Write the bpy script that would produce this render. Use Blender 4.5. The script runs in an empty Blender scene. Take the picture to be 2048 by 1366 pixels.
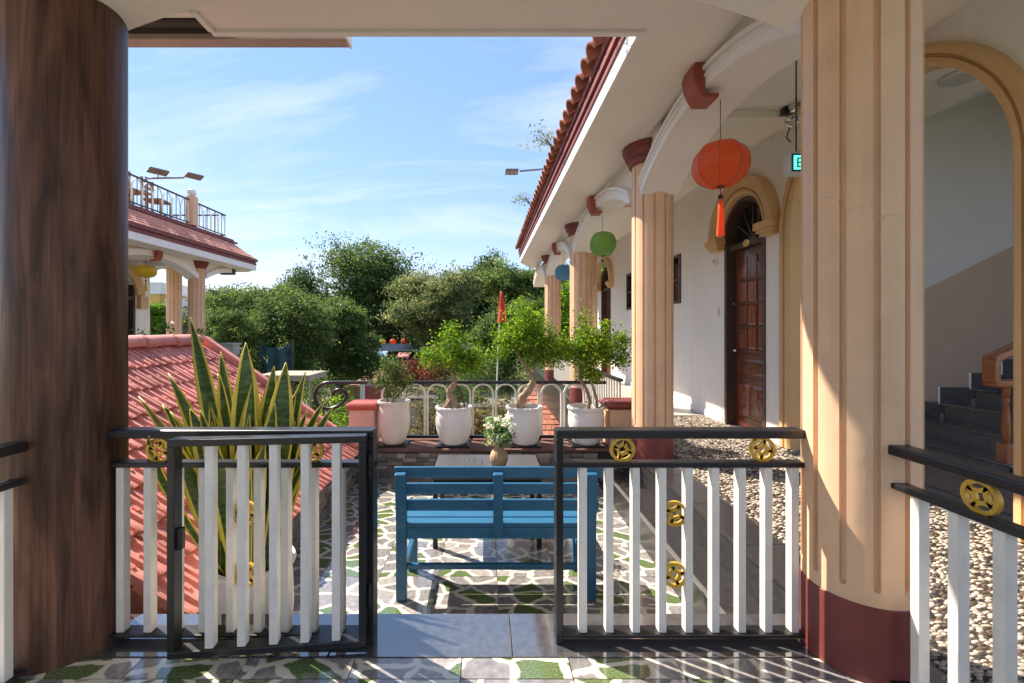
import bpy, bmesh, math, random
import numpy as np
from mathutils import Vector, Matrix, Euler

random.seed(7)
PI = math.pi
R = math.radians
SC = bpy.context.scene
COL = SC.collection

# ------------------------------------------------------------------ camera
CAM_Z = 1.24
cam = bpy.data.cameras.new('camera')
cam.sensor_width = 36.0
cam.lens = 880 / 2048 * 36.0
cam.shift_x = (1024 - 972) / 2048
cam.shift_y = -(683 - 657) / 2048
cam.clip_start = 0.05
cam.clip_end = 2000
cam_ob = bpy.data.objects.new('camera', cam)
cam_ob.location = (0, 0, CAM_Z)
cam_ob.rotation_euler = (R(90), 0, 0)
COL.objects.link(cam_ob)
SC.camera = cam_ob

# ------------------------------------------------------------------ light
SUN = Vector((-0.72, 0.46, 0.90)).normalized()
SUN_EL = math.asin(SUN.z)
SUN_AZ = math.atan2(SUN.x, SUN.y)          # clockwise from +Y
world = bpy.data.worlds.new('World')
SC.world = world
world.use_nodes = True
wn = world.node_tree.nodes
wl = world.node_tree.links
wn.clear()
w_out = wn.new('ShaderNodeOutputWorld')
w_bg = wn.new('ShaderNodeBackground')
w_sky = wn.new('ShaderNodeTexSky')
w_sky.sky_type = 'NISHITA'
w_sky.sun_disc = False
w_sky.sun_elevation = SUN_EL
w_sky.sun_rotation = SUN_AZ
w_sky.altitude = 0
w_sky.air_density = 1.0
w_sky.dust_density = 0.0
w_sky.ozone_density = 4.0
w_bg.inputs['Strength'].default_value = 0.15
# wispy clouds: noise on the view direction projected on a flat layer
w_tc = wn.new('ShaderNodeTexCoord')
w_sep = wn.new('ShaderNodeSeparateXYZ')
wl.new(w_tc.outputs['Generated'], w_sep.inputs[0])
w_add = wn.new('ShaderNodeMath'); w_add.operation = 'MAXIMUM'; w_add.inputs[1].default_value = 0.0
wl.new(w_sep.outputs['Z'], w_add.inputs[0])
w_ad2 = wn.new('ShaderNodeMath'); w_ad2.operation = 'ADD'; w_ad2.inputs[1].default_value = 0.16
wl.new(w_add.outputs[0], w_ad2.inputs[0])
w_dx = wn.new('ShaderNodeMath'); w_dx.operation = 'DIVIDE'
w_dy = wn.new('ShaderNodeMath'); w_dy.operation = 'DIVIDE'
wl.new(w_sep.outputs['X'], w_dx.inputs[0]); wl.new(w_ad2.outputs[0], w_dx.inputs[1])
wl.new(w_sep.outputs['Y'], w_dy.inputs[0]); wl.new(w_ad2.outputs[0], w_dy.inputs[1])
w_cmb = wn.new('ShaderNodeCombineXYZ')
wl.new(w_dx.outputs[0], w_cmb.inputs[0]); wl.new(w_dy.outputs[0], w_cmb.inputs[1])
w_map = wn.new('ShaderNodeMapping')
w_map.inputs['Rotation'].default_value = (0, 0, R(24))
w_map.inputs['Scale'].default_value = (0.55, 1.5, 1.0)
w_map.inputs['Location'].default_value = (1.7, 0.6, 0.0)
wl.new(w_cmb.outputs[0], w_map.inputs['Vector'])
w_no = wn.new('ShaderNodeTexNoise')
w_no.inputs['Scale'].default_value = 1.15
w_no.inputs['Detail'].default_value = 9
w_no.inputs['Roughness'].default_value = 0.62
w_no.inputs['Distortion'].default_value = 0.6
wl.new(w_map.outputs[0], w_no.inputs['Vector'])
w_rmp = wn.new('ShaderNodeValToRGB')
w_rmp.color_ramp.elements[0].position = 0.46
w_rmp.color_ramp.elements[0].color = (0, 0, 0, 1)
w_rmp.color_ramp.elements[1].position = 0.82
w_rmp.color_ramp.elements[1].color = (1, 1, 1, 1)
wl.new(w_no.outputs['Fac'], w_rmp.inputs[0])
w_mix = wn.new('ShaderNodeMix'); w_mix.data_type = 'RGBA'
w_mul = wn.new('ShaderNodeMath'); w_mul.operation = 'MULTIPLY'; w_mul.inputs[1].default_value = 0.75
wl.new(w_rmp.outputs['Color'], w_mul.inputs[0])
wl.new(w_mul.outputs[0], w_mix.inputs['Factor'])
w_hs = wn.new('ShaderNodeHueSaturation'); w_hs.inputs['Saturation'].default_value = 1.6; w_hs.inputs['Value'].default_value = 1.06
w_gm = wn.new('ShaderNodeGamma'); w_gm.inputs['Gamma'].default_value = 0.45
wl.new(w_sky.outputs[0], w_gm.inputs['Color'])
wl.new(w_gm.outputs[0], w_hs.inputs['Color'])
w_tn = wn.new('ShaderNodeMix'); w_tn.data_type = 'RGBA'; w_tn.blend_type = 'MULTIPLY'; w_tn.inputs['Factor'].default_value = 1.0
wl.new(w_hs.outputs[0], w_tn.inputs[6]); w_tn.inputs[7].default_value = (1.05, 0.92, 0.98, 1)
wl.new(w_tn.outputs[2], w_mix.inputs[6])
w_mix.inputs[7].default_value = (2.15, 2.2, 2.3, 1)
wl.new(w_mix.outputs[2], w_bg.inputs['Color'])
wl.new(w_bg.outputs[0], w_out.inputs['Surface'])

sun_l = bpy.data.lights.new('sun', 'SUN')
sun_l.energy = 3.1
sun_l.angle = R(0.6)
sun_l.color = (1.0, 0.90, 0.76)
sun_o = bpy.data.objects.new('sun', sun_l)
sun_o.rotation_euler = SUN.to_track_quat('Z', 'Y').to_euler()
COL.objects.link(sun_o)

SC.view_settings.view_transform = 'Standard'
SC.view_settings.look = 'None'
SC.view_settings.gamma = 1.0
SC.view_settings.exposure = 1.88
try:
    SC.cycles.max_bounces = 7
    SC.cycles.diffuse_bounces = 4
    SC.cycles.glossy_bounces = 3
    SC.cycles.use_adaptive_sampling = True
    SC.cycles.adaptive_threshold = 0.02
    SC.cycles.use_denoising = True
except Exception:
    pass

# ------------------------------------------------------------------ materials
MATS = {}
def mat(name, col, rough=0.5, metal=0.0, var=0.12, vscale=3.0, bump=0.0, bscale=40.0, col2=None, rnd=0.0,
        coat=0.0, dirt=0.0, stretch=None, spec=0.5, wear=0.0):
    """plain surface: base colour varied by noise, optional grain bump, per-object variation and dirt"""
    m = bpy.data.materials.new(name); m.use_nodes = True
    n = m.node_tree.nodes; l = m.node_tree.links
    b = n['Principled BSDF']
    b.inputs['Roughness'].default_value = rough
    b.inputs['Metallic'].default_value = metal
    b.inputs['Specular IOR Level'].default_value = spec
    if coat: 
        b.inputs['Coat Weight'].default_value = coat
        b.inputs['Coat Roughness'].default_value = 0.08
    tc = n.new('ShaderNodeTexCoord')
    src = tc.outputs['Object']
    oi = n.new('ShaderNodeObjectInfo')
    va = n.new('ShaderNodeVectorMath'); va.operation = 'ADD'
    l.new(src, va.inputs[0]); l.new(oi.outputs['Location'], va.inputs[1])
    mp = n.new('ShaderNodeMapping')
    if stretch: mp.inputs['Scale'].default_value = stretch
    l.new(va.outputs[0], mp.inputs['Vector'])
    no = n.new('ShaderNodeTexNoise'); no.inputs['Scale'].default_value = vscale
    no.inputs['Detail'].default_value = 6; no.inputs['Roughness'].default_value = 0.62
    l.new(mp.outputs[0], no.inputs['Vector'])
    c2 = col2 or tuple(c * (1 - var * 1.6) for c in col)
    rp = n.new('ShaderNodeValToRGB')
    rp.color_ramp.elements[0].position = 0.32; rp.color_ramp.elements[0].color = (*c2, 1)
    rp.color_ramp.elements[1].position = 0.66; rp.color_ramp.elements[1].color = (*col, 1)
    l.new(no.outputs['Fac'], rp.inputs[0])
    out = rp.outputs['Color']
    if rnd:
        hs = n.new('ShaderNodeHueSaturation')
        mr = n.new('ShaderNodeMapRange')
        mr.inputs['To Min'].default_value = 1 - rnd; mr.inputs['To Max'].default_value = 1 + rnd
        l.new(oi.outputs['Random'], mr.inputs['Value']); l.new(mr.outputs[0], hs.inputs['Value'])
        l.new(out, hs.inputs['Color']); out = hs.outputs['Color']
    if dirt:
        nd = n.new('ShaderNodeTexNoise'); nd.inputs['Scale'].default_value = vscale * 2.7
        nd.inputs['Detail'].default_value = 8; nd.inputs['Roughness'].default_value = 0.75
        l.new(va.outputs[0], nd.inputs['Vector'])
        r2 = n.new('ShaderNodeValToRGB')
        r2.color_ramp.elements[0].position = 0.55; r2.color_ramp.elements[0].color = (0, 0, 0, 1)
        r2.color_ramp.elements[1].position = 0.78; r2.color_ramp.elements[1].color = (dirt, dirt, dirt, 1)
        l.new(nd.outputs['Fac'], r2.inputs[0])
        mx = n.new('ShaderNodeMix'); mx.data_type = 'RGBA'
        l.new(r2.outputs[0], mx.inputs['Factor']); l.new(out, mx.inputs[6])
        mx.inputs[7].default_value = (col[0] * 0.35 + .02, col[1] * 0.33 + .015, col[2] * 0.3 + .01, 1)
        out = mx.outputs[2]
    if wear:
        # rain streaks and a few hairline cracks in painted plaster
        ms = n.new('ShaderNodeMapping'); ms.inputs['Scale'].default_value = (14, 14, .7)
        l.new(va.outputs[0], ms.inputs['Vector'])
        ns_ = n.new('ShaderNodeTexNoise'); ns_.inputs['Scale'].default_value = 1.0; ns_.inputs['Detail'].default_value = 7
        l.new(ms.outputs[0], ns_.inputs['Vector'])
        rs1 = n.new('ShaderNodeValToRGB')
        rs1.color_ramp.elements[0].position = .52; rs1.color_ramp.elements[0].color = (0, 0, 0, 1)
        rs1.color_ramp.elements[1].position = .80; rs1.color_ramp.elements[1].color = (wear, wear, wear, 1)
        l.new(ns_.outputs['Fac'], rs1.inputs[0])
        wob = n.new('ShaderNodeTexNoise'); wob.inputs['Scale'].default_value = 7; wob.inputs['Detail'].default_value = 6
        l.new(va.outputs[0], wob.inputs['Vector'])
        wad = n.new('ShaderNodeVectorMath'); wad.operation = 'MULTIPLY_ADD'; wad.inputs[1].default_value = (.25, .25, .25)
        l.new(wob.outputs['Color'], wad.inputs[0]); l.new(va.outputs[0], wad.inputs[2])
        vo = n.new('ShaderNodeTexVoronoi'); vo.feature = 'DISTANCE_TO_EDGE'; vo.inputs['Scale'].default_value = 1.7
        l.new(wad.outputs[0], vo.inputs['Vector'])
        rc = n.new('ShaderNodeValToRGB')
        rc.color_ramp.elements[0].position = .0; rc.color_ramp.elements[0].color = (wear*1.6, wear*1.6, wear*1.6, 1)
        rc.color_ramp.elements[1].position = .006; rc.color_ramp.elements[1].color = (0, 0, 0, 1)
        l.new(vo.outputs['Distance'], rc.inputs[0])
        gate_ = n.new('ShaderNodeMath'); gate_.operation = 'MULTIPLY'
        rgt = n.new('ShaderNodeMath'); rgt.operation = 'GREATER_THAN'; rgt.inputs[1].default_value = .56
        l.new(no.outputs['Fac'], rgt.inputs[0]); l.new(rc.outputs[0], gate_.inputs[0]); l.new(rgt.outputs[0], gate_.inputs[1])
        mxx = n.new('ShaderNodeMath'); mxx.operation = 'MAXIMUM'
        l.new(rs1.outputs[0], mxx.inputs[0]); l.new(gate_.outputs[0], mxx.inputs[1])
        mw = n.new('ShaderNodeMix'); mw.data_type = 'RGBA'
        l.new(mxx.outputs[0], mw.inputs['Factor']); l.new(out, mw.inputs[6])
        mw.inputs[7].default_value = (col[0]*.45, col[1]*.42, col[2]*.38, 1)
        out = mw.outputs[2]
    l.new(out, b.inputs['Base Color'])
    # roughness breaks up too
    rr = n.new('ShaderNodeMapRange')
    rr.inputs['To Min'].default_value = max(0.02, rough * 0.8); rr.inputs['To Max'].default_value = min(1, rough * 1.25)
    l.new(no.outputs['Fac'], rr.inputs['Value']); l.new(rr.outputs[0], b.inputs['Roughness'])
    if bump:
        nb = n.new('ShaderNodeTexNoise'); nb.inputs['Scale'].default_value = bscale; nb.inputs['Detail'].default_value = 4
        l.new(mp.outputs[0], nb.inputs['Vector'])
        bp = n.new('ShaderNodeBump'); bp.inputs['Strength'].default_value = bump; bp.inputs['Distance'].default_value = 0.01
        l.new(nb.outputs['Fac'], bp.inputs['Height']); l.new(bp.outputs[0], b.inputs['Normal'])
    MATS[name] = m
    return m

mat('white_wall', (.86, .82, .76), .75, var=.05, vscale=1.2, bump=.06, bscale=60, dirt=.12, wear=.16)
mat('soffit', (.86, .82, .765), .8, var=.05, vscale=.8, bump=.05, bscale=50, wear=.06)
mat('ceiling', (.82, .77, .70), .8, var=.04, vscale=.8)
mat('peach', (.78, .51, .32), .55, var=.10, vscale=2.4, bump=.14, bscale=16, dirt=.22, wear=.30)
mat('tan_trim', (.66, .42, .20), .5, var=.08, vscale=3)
mat('maroon', (.22, .048, .042), .48, var=.22, vscale=5, dirt=.4, bump=.12, wear=.3)
mat('ledge_maroon', (.19, .10, .085), .8, var=.25, vscale=5, dirt=.4, spec=.2)
mat('brick_red', (.36, .075, .04), .45, var=.12)
mat('white_trim', (.84, .82, .79), .5, var=.04)
mat('black_metal', (.016, .016, .019), .32, var=.2, vscale=9, bump=.02, bscale=90)
mat('white_paint', (.83, .785, .71), .45, var=.08, vscale=9, dirt=.24, bump=.05)
mat('gold_paint', (.78, .48, .06), .38, metal=.25, var=.2, vscale=14, dirt=.3)
mat('blue_paint', (.022, .135, .265), .38, var=.14, vscale=5, bump=.05, bscale=55, stretch=(1, 8, 8), dirt=.28)
mat('granite', (.09, .09, .10), .07, var=.3, vscale=30, coat=1.0, spec=1.0)
MATS['granite'].node_tree.nodes['Principled BSDF'].inputs['Coat IOR'].default_value = 2.0
mat('granite_matte', (.042, .038, .039), .22, var=.25, vscale=22)
mat('granite_grey', (.17, .165, .165), .3, var=.2, vscale=20)
mat('door_wood', (.17, .045, .022), .3, var=.35, vscale=5, stretch=(6, 6, .7), bump=.1, bscale=30, coat=.3)
mat('door_panel', (.27, .075, .03), .28, var=.35, vscale=4, stretch=(5, 5, .8), coat=.3, rnd=.35)
mat('dark_frame', (.075, .045, .036), .4, var=.2, stretch=(5, 5, .7))
mat('orange_wood', (.36, .105, .025), .28, var=.25, vscale=4, stretch=(5, 5, .7), coat=.4)
mat('roof_tile', (.72, .27, .215), .55, var=.16, vscale=6, rnd=.2, bump=.15, bscale=50, dirt=.5)
mat('roof_tile_dark', (.46, .17, .105), .7, var=.25, vscale=5, rnd=.25, bump=.15, dirt=.5)
mat('roof_far', (.78, .36, .26), .7, var=.18, vscale=1.5)
mat('stone_clad', (.34, .30, .26), .75, var=.35, vscale=14, rnd=.45, bump=.5, bscale=45, dirt=.4)
mat('stone_pale', (.38, .36, .34), .75, var=.35, vscale=14, rnd=.35, bump=.5, bscale=45, dirt=.45)
mat('mortar', (.06, .055, .05), .9)
mat('cream_pot', (.80, .72, .62), .38, var=.05, vscale=4, dirt=.08)
mat('white_pot', (.82, .80, .78), .35, var=.06, vscale=5, dirt=.15)
mat('soil', (.05, .035, .022), .95, var=.4, vscale=40, bump=.5)
mat('moss', (.09, .14, .025), .95, var=.5, vscale=40, bump=.6)
mat('bark_pale', (.42, .31, .21), .8, var=.35, vscale=14, bump=.5, bscale=30, stretch=(2, 2, .6))
mat('bark', (.12, .085, .06), .9, var=.4, vscale=8, bump=.5, bscale=30, stretch=(2, 2, .5))
mat('vase_clay', (.50, .33, .19), .6, var=.15, vscale=9, bump=.1)
mat('pink_wall', (.74, .46, .38), .55, var=.06, dirt=.15)
mat('cap_red', (.50, .09, .06), .42, var=.12, dirt=.2)
mat('table_top', (.085, .08, .08), .28, var=.1, spec=.3)
mat('grey_concrete', (.42, .41, .39), .85, var=.2, vscale=1.5, dirt=.3)
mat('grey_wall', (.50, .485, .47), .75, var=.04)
mat('brown_wall', (.40, .295, .225), .7, var=.05)
mat('paving_far', (.30, .29, .27), .9, var=.25, vscale=.6, dirt=.3)
mat('yellow_paint', (.75, .48, .10), .6, var=.08)
mat('lamp_metal', (.33, .33, .34), .35, metal=.7)
mat('lamp_dark', (.22, .17, .155), .4)
mat('pink_metal', (.50, .38, .35), .5)
mat('dark_brown', (.10, .075, .065), .6)
mat('flag_red', (.75, .07, .03), .7, var=.1)
mat('red_paint', (.42, .10, .08), .6)
mat('wood_pale', (.42, .30, .15), .7, var=.3, stretch=(4, 4, .6), vscale=6, rnd=.25)
mat('teal_net', (.02, .07, .085), .8, var=.3)
mat('canopy_beige', (.36, .31, .245), .7, var=.1)
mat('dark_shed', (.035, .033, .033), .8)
mat('awning_blue', (.22, .38, .50), .6)
mat('awning_pink', (.62, .22, .20), .6)
mat('pebble', (.50, .42, .34), .5, var=.22, vscale=20, rnd=.25)
mat('pebble_brown', (.19, .125, .085), .5, var=.25, vscale=20, rnd=.3)
mat('pebble_black', (.06, .05, .045), .45, var=.25, vscale=20, rnd=.3)
mat('grout_dark', (.045, .035, .03), .8)
mat('tile_grout', (.30, .27, .22), .8)
mat('plastic_grey', (.55, .55, .52), .4)
mat('plastic_black', (.02, .02, .02), .35)
mat('brass', (.75, .62, .22), .3, metal=.6)
mat('chrome', (.75, .74, .72), .15, metal=1.0)
mat('string', (.08, .06, .05), .7)
mat('petal_white', (.85, .88, .74), .7, var=.1)
mat('doormat', (.20, .14, .11), .95, var=.3, vscale=20)

def lacquer_wood():
    m = bpy.data.materials.new('column_wood'); m.use_nodes = True
    n = m.node_tree.nodes; l = m.node_tree.links; b = n['Principled BSDF']
    tc = n.new('ShaderNodeTexCoord'); mp = n.new('ShaderNodeMapping')
    mp.inputs['Scale'].default_value = (9, 9, 1.1)
    l.new(tc.outputs['Object'], mp.inputs['Vector'])
    n1 = n.new('ShaderNodeTexNoise'); n1.inputs['Scale'].default_value = 1.6; n1.inputs['Detail'].default_value = 7
    n1.inputs['Distortion'].default_value = 1.1
    l.new(mp.outputs[0], n1.inputs['Vector'])
    mp2 = n.new('ShaderNodeMapping'); mp2.inputs['Scale'].default_value = (26, 26, .7)
    l.new(tc.outputs['Object'], mp2.inputs['Vector'])
    n2 = n.new('ShaderNodeTexNoise'); n2.inputs['Scale'].default_value = 1.5; n2.inputs['Detail'].default_value = 10; n2.inputs['Roughness'].default_value = .72; n2.inputs['Distortion'].default_value = .5
    l.new(mp2.outputs[0], n2.inputs['Vector'])
    r1 = n.new('ShaderNodeValToRGB')
    e = r1.color_ramp.elements
    e[0].position = .30; e[0].color = (.045, .022, .016, 1)
    e[1].position = .75; e[1].color = (.22, .105, .065, 1)
    k = e.new(.5); k.color = (.12, .058, .039, 1)
    l.new(n1.outputs['Fac'], r1.inputs[0])
    mx = n.new('ShaderNodeMix'); mx.data_type = 'RGBA'; mx.blend_type = 'MULTIPLY'
    mx.inputs['Factor'].default_value = .6
    r2 = n.new('ShaderNodeValToRGB')
    r2.color_ramp.elements[0].position = .42; r2.color_ramp.elements[0].color = (.38, .35, .33, 1)
    r2.color_ramp.elements[1].position = .54; r2.color_ramp.elements[1].color = (1, 1, 1, 1)
    l.new(n2.outputs['Fac'], r2.inputs[0])
    l.new(r1.outputs[0], mx.inputs[6]); l.new(r2.outputs[0], mx.inputs[7])
    l.new(mx.outputs[2], b.inputs['Base Color'])
    b.inputs['Roughness'].default_value = .4; b.inputs['Specular IOR Level'].default_value = .22
    b.inputs['Coat Weight'].default_value = .0
    b.inputs['Coat Roughness'].default_value = .22
    bp = n.new('ShaderNodeBump'); bp.inputs['Strength'].default_value = .25; bp.inputs['Distance'].default_value = .004
    l.new(n2.outputs['Fac'], bp.inputs['Height']); l.new(bp.outputs[0], b.inputs['Normal'])
    MATS['column_wood'] = m
lacquer_wood()

def flagstone():
    """glazed tile printed with crazy paving: grey stones, cream joints, grass patches"""
    m = bpy.data.materials.new('flagstone_print'); m.use_nodes = True
    n = m.node_tree.nodes; l = m.node_tree.links; b = n['Principled BSDF']
    tc = n.new('ShaderNodeTexCoord'); oi = n.new('ShaderNodeObjectInfo')
    # printed sheets: a handful of different prints
    mu = n.new('ShaderNodeMath'); mu.operation = 'MULTIPLY'; mu.inputs[1].default_value = 5
    fl = n.new('ShaderNodeMath'); fl.operation = 'FLOOR'
    l.new(oi.outputs['Random'], mu.inputs[0]); l.new(mu.outputs[0], fl.inputs[0])
    m3 = n.new('ShaderNodeMath'); m3.operation = 'MULTIPLY'; m3.inputs[1].default_value = 3.7
    l.new(fl.outputs[0], m3.inputs[0])
    cb = n.new('ShaderNodeCombineXYZ'); l.new(m3.outputs[0], cb.inputs[0]); l.new(m3.outputs[0], cb.inputs[1])
    ad = n.new('ShaderNodeVectorMath'); ad.operation = 'ADD'
    l.new(tc.outputs['Object'], ad.inputs[0]); l.new(cb.outputs[0], ad.inputs[1])
    # bend the joints a little
    nz = n.new('ShaderNodeTexNoise'); nz.inputs['Scale'].default_value = 9; nz.inputs['Detail'].default_value = 3
    l.new(ad.outputs[0], nz.inputs['Vector'])
    sb = n.new('ShaderNodeVectorMath'); sb.operation = 'SUBTRACT'; sb.inputs[1].default_value = (.5, .5, .5)
    l.new(nz.outputs['Color'], sb.inputs[0])
    sl = n.new('ShaderNodeVectorMath'); sl.operation = 'SCALE'; sl.inputs['Scale'].default_value = .07
    l.new(sb.outputs[0], sl.inputs[0])
    a2 = n.new('ShaderNodeVectorMath'); a2.operation = 'ADD'
    l.new(ad.outputs[0], a2.inputs[0]); l.new(sl.outputs[0], a2.inputs[1])
    ms = n.new('ShaderNodeMapping'); ms.inputs['Scale'].default_value = (1.0, 1.25, 0)
    l.new(a2.outputs[0], ms.inputs['Vector'])
    ve = n.new('ShaderNodeTexVoronoi'); ve.voronoi_dimensions = '2D'; ve.feature = 'DISTANCE_TO_EDGE'
    ve.inputs['Scale'].default_value = 6.0
    vc = n.new('ShaderNodeTexVoronoi'); vc.voronoi_dimensions = '2D'; vc.feature = 'F1'
    vc.inputs['Scale'].default_value = 6.0
    l.new(ms.outputs[0], ve.inputs['Vector']); l.new(ms.outputs[0], vc.inputs['Vector'])
    se = n.new('ShaderNodeSeparateColor'); l.new(vc.outputs['Color'], se.inputs[0])
    # stone colour
    rs = n.new('ShaderNodeValToRGB')
    e = rs.color_ramp.elements
    e[0].position = 0; e[0].color = (.20, .195, .20, 1)
    e[1].position = 1; e[1].color = (.40, .365, .34, 1)
    k = e.new(.5); k.color = (.28, .255, .25, 1)
    l.new(se.outputs[0], rs.inputs[0])
    nst = n.new('ShaderNodeTexNoise'); nst.inputs['Scale'].default_value = 34; nst.inputs['Detail'].default_value = 6
    l.new(ad.outputs[0], nst.inputs['Vector'])
    mst = n.new('ShaderNodeMix'); mst.data_type = 'RGBA'; mst.blend_type = 'MULTIPLY'; mst.inputs['Factor'].default_value = .7
    rst = n.new('ShaderNodeValToRGB')
    rst.color_ramp.elements[0].position = .3; rst.color_ramp.elements[0].color = (.5, .5, .5, 1)
    rst.color_ramp.elements[1].position = .7; rst.color_ramp.elements[1].color = (1.2, 1.2, 1.2, 1)
    l.new(nst.outputs['Fac'], rst.inputs[0]); l.new(rs.outputs[0], mst.inputs[6]); l.new(rst.outputs[0], mst.inputs[7])
    # grass patch colour
    ng = n.new('ShaderNodeTexNoise'); ng.inputs['Scale'].default_value = 160; ng.inputs['Detail'].default_value = 5
    l.new(ad.outputs[0], ng.inputs['Vector'])
    rg = n.new('ShaderNodeValToRGB')
    rg.color_ramp.elements[0].position = .35; rg.color_ramp.elements[0].color = (.05, .075, .025, 1)
    rg.color_ramp.elements[1].position = .68; rg.color_ramp.elements[1].color = (.18, .25, .095, 1)
    l.new(ng.outputs['Fac'], rg.inputs[0])
    gt = n.new('ShaderNodeMath'); gt.operation = 'GREATER_THAN'; gt.inputs[1].default_value = .71
    l.new(se.outputs[1], gt.inputs[0])
    mg = n.new('ShaderNodeMix'); mg.data_type = 'RGBA'
    l.new(gt.outputs[0], mg.inputs['Factor']); l.new(mst.outputs[2], mg.inputs[6]); l.new(rg.outputs[0], mg.inputs[7])
    # joints
    rj = n.new('ShaderNodeValToRGB')
    rj.color_ramp.elements[0].position = .068; rj.color_ramp.elements[0].color = (1, 1, 1, 1)
    rj.color_ramp.elements[1].position = .10; rj.color_ramp.elements[1].color = (0, 0, 0, 1)
    l.new(ve.outputs['Distance'], rj.inputs[0])
    mj = n.new('ShaderNodeMix'); mj.data_type = 'RGBA'
    l.new(rj.outputs[0], mj.inputs['Factor']); l.new(mg.outputs[2], mj.inputs[6])
    mj.inputs[7].default_value = (.66, .61, .51, 1)
    l.new(mj.outputs[2], b.inputs['Base Color'])
    b.inputs['Roughness'].default_value = .12
    b.inputs['Coat Weight'].default_value = .7; b.inputs['Coat IOR'].default_value = 1.7; b.inputs['Coat Roughness'].default_value = .06
    rr = n.new('ShaderNodeMapRange'); rr.inputs['To Min'].default_value = .07; rr.inputs['To Max'].default_value = .2
    l.new(nst.outputs['Fac'], rr.inputs['Value']); l.new(rr.outputs[0], b.inputs['Roughness'])
    bp = n.new('ShaderNodeBump'); bp.inputs['Strength'].default_value = .12; bp.inputs['Distance'].default_value = .002
    l.new(ve.outputs['Distance'], bp.inputs['Height']); l.new(bp.outputs[0], b.inputs['Normal'])
    MATS['flagstone_print'] = m
flagstone()

def leaf_mat(name, dark, light, trans=.4, rough=.7):
    m = bpy.data.materials.new(name); m.use_nodes = True
    n = m.node_tree.nodes; l = m.node_tree.links; b = n['Principled BSDF']
    at = n.new('ShaderNodeAttribute'); at.attribute_name = 'tint'
    rp = n.new('ShaderNodeValToRGB')
    rp.color_ramp.elements[0].color = (*dark, 1); rp.color_ramp.elements[1].color = (light[0]*1.35, light[1]*1.05, light[2], 1)
    ke = rp.color_ramp.elements.new(.62); ke.color = tuple(.35*a_ + .65*b_ for a_, b_ in zip(dark, light)) + (1,)
    l.new(at.outputs['Fac'], rp.inputs[0]); l.new(rp.outputs[0], b.inputs['Base Color'])
    b.inputs['Roughness'].default_value = rough; b.inputs['Specular IOR Level'].default_value = .2
    tr = n.new('ShaderNodeBsdfTranslucent')
    hs = n.new('ShaderNodeHueSaturation'); hs.inputs['Value'].default_value = 1.5; hs.inputs['Saturation'].default_value = 1.1
    l.new(rp.outputs[0], hs.inputs['Color']); l.new(hs.outputs[0], tr.inputs['Color'])
    mx = n.new('ShaderNodeMixShader'); mx.inputs[0].default_value = trans
    l.new(b.outputs[0], mx.inputs[1]); l.new(tr.outputs[0], mx.inputs[2])
    l.new(mx.outputs[0], n['Material Output'].inputs['Surface'])
    MATS[name] = m
leaf_mat('leaf_mid', (.045, .08, .026), (.185, .26, .075))
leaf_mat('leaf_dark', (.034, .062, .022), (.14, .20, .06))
leaf_mat('leaf_bright', (.07, .15, .016), (.30, .46, .055))
leaf_mat('leaf_silver', (.08, .115, .04), (.32, .36, .16))
leaf_mat('leaf_dry', (.09, .085, .03), (.27, .24, .09))
leaf_mat('flower_leaf', (.06, .15, .03), (.33, .48, .17))
leaf_mat('flower_white', (.70, .72, .55), (.92, .93, .85), .2)
leaf_mat('leaf_red', (.10, .04, .03), (.30, .12, .07))

def snake_green():
    m = bpy.data.materials.new('snake_green'); m.use_nodes = True
    n = m.node_tree.nodes; l = m.node_tree.links; b = n['Principled BSDF']
    tc = n.new('ShaderNodeTexCoord'); mp = n.new('ShaderNodeMapping'); mp.inputs['Scale'].default_value = (9, 9, 38)
    l.new(tc.outputs['Object'], mp.inputs['Vector'])
    no = n.new('ShaderNodeTexNoise'); no.inputs['Scale'].default_value = 1.0; no.inputs['Detail'].default_value = 5
    no.inputs['Distortion'].default_value = .8
    l.new(mp.outputs[0], no.inputs['Vector'])
    rp = n.new('ShaderNodeValToRGB')
    rp.color_ramp.elements[0].position = .38; rp.color_ramp.elements[0].color = (.025, .06, .014, 1)
    rp.color_ramp.elements[1].position = .68; rp.color_ramp.elements[1].color = (.10, .18, .045, 1)
    l.new(no.outputs['Fac'], rp.inputs[0]); l.new(rp.outputs[0], b.inputs['Base Color'])
    b.inputs['Roughness'].default_value = .35
    MATS['snake_green'] = m
snake_green()
mat('snake_yellow', (.78, .64, .07), .4, var=.15, vscale=12)

def glass_mat(name, tint=(1, 1, 1), dark=False):
    m = bpy.data.materials.new(name); m.use_nodes = True
    b = m.node_tree.nodes['Principled BSDF']
    if dark:
        b.inputs['Base Color'].default_value = (.012, .012, .014, 1)
        b.inputs['Roughness'].default_value = .05
    else:
        b.inputs['Base Color'].default_value = (*tint, 1)
        b.inputs['Transmission Weight'].default_value = 1.0
        b.inputs['Roughness'].default_value = .02
    MATS[name] = m
glass_mat('dark_glass', dark=True)
glass_mat('clear_glass')

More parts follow.
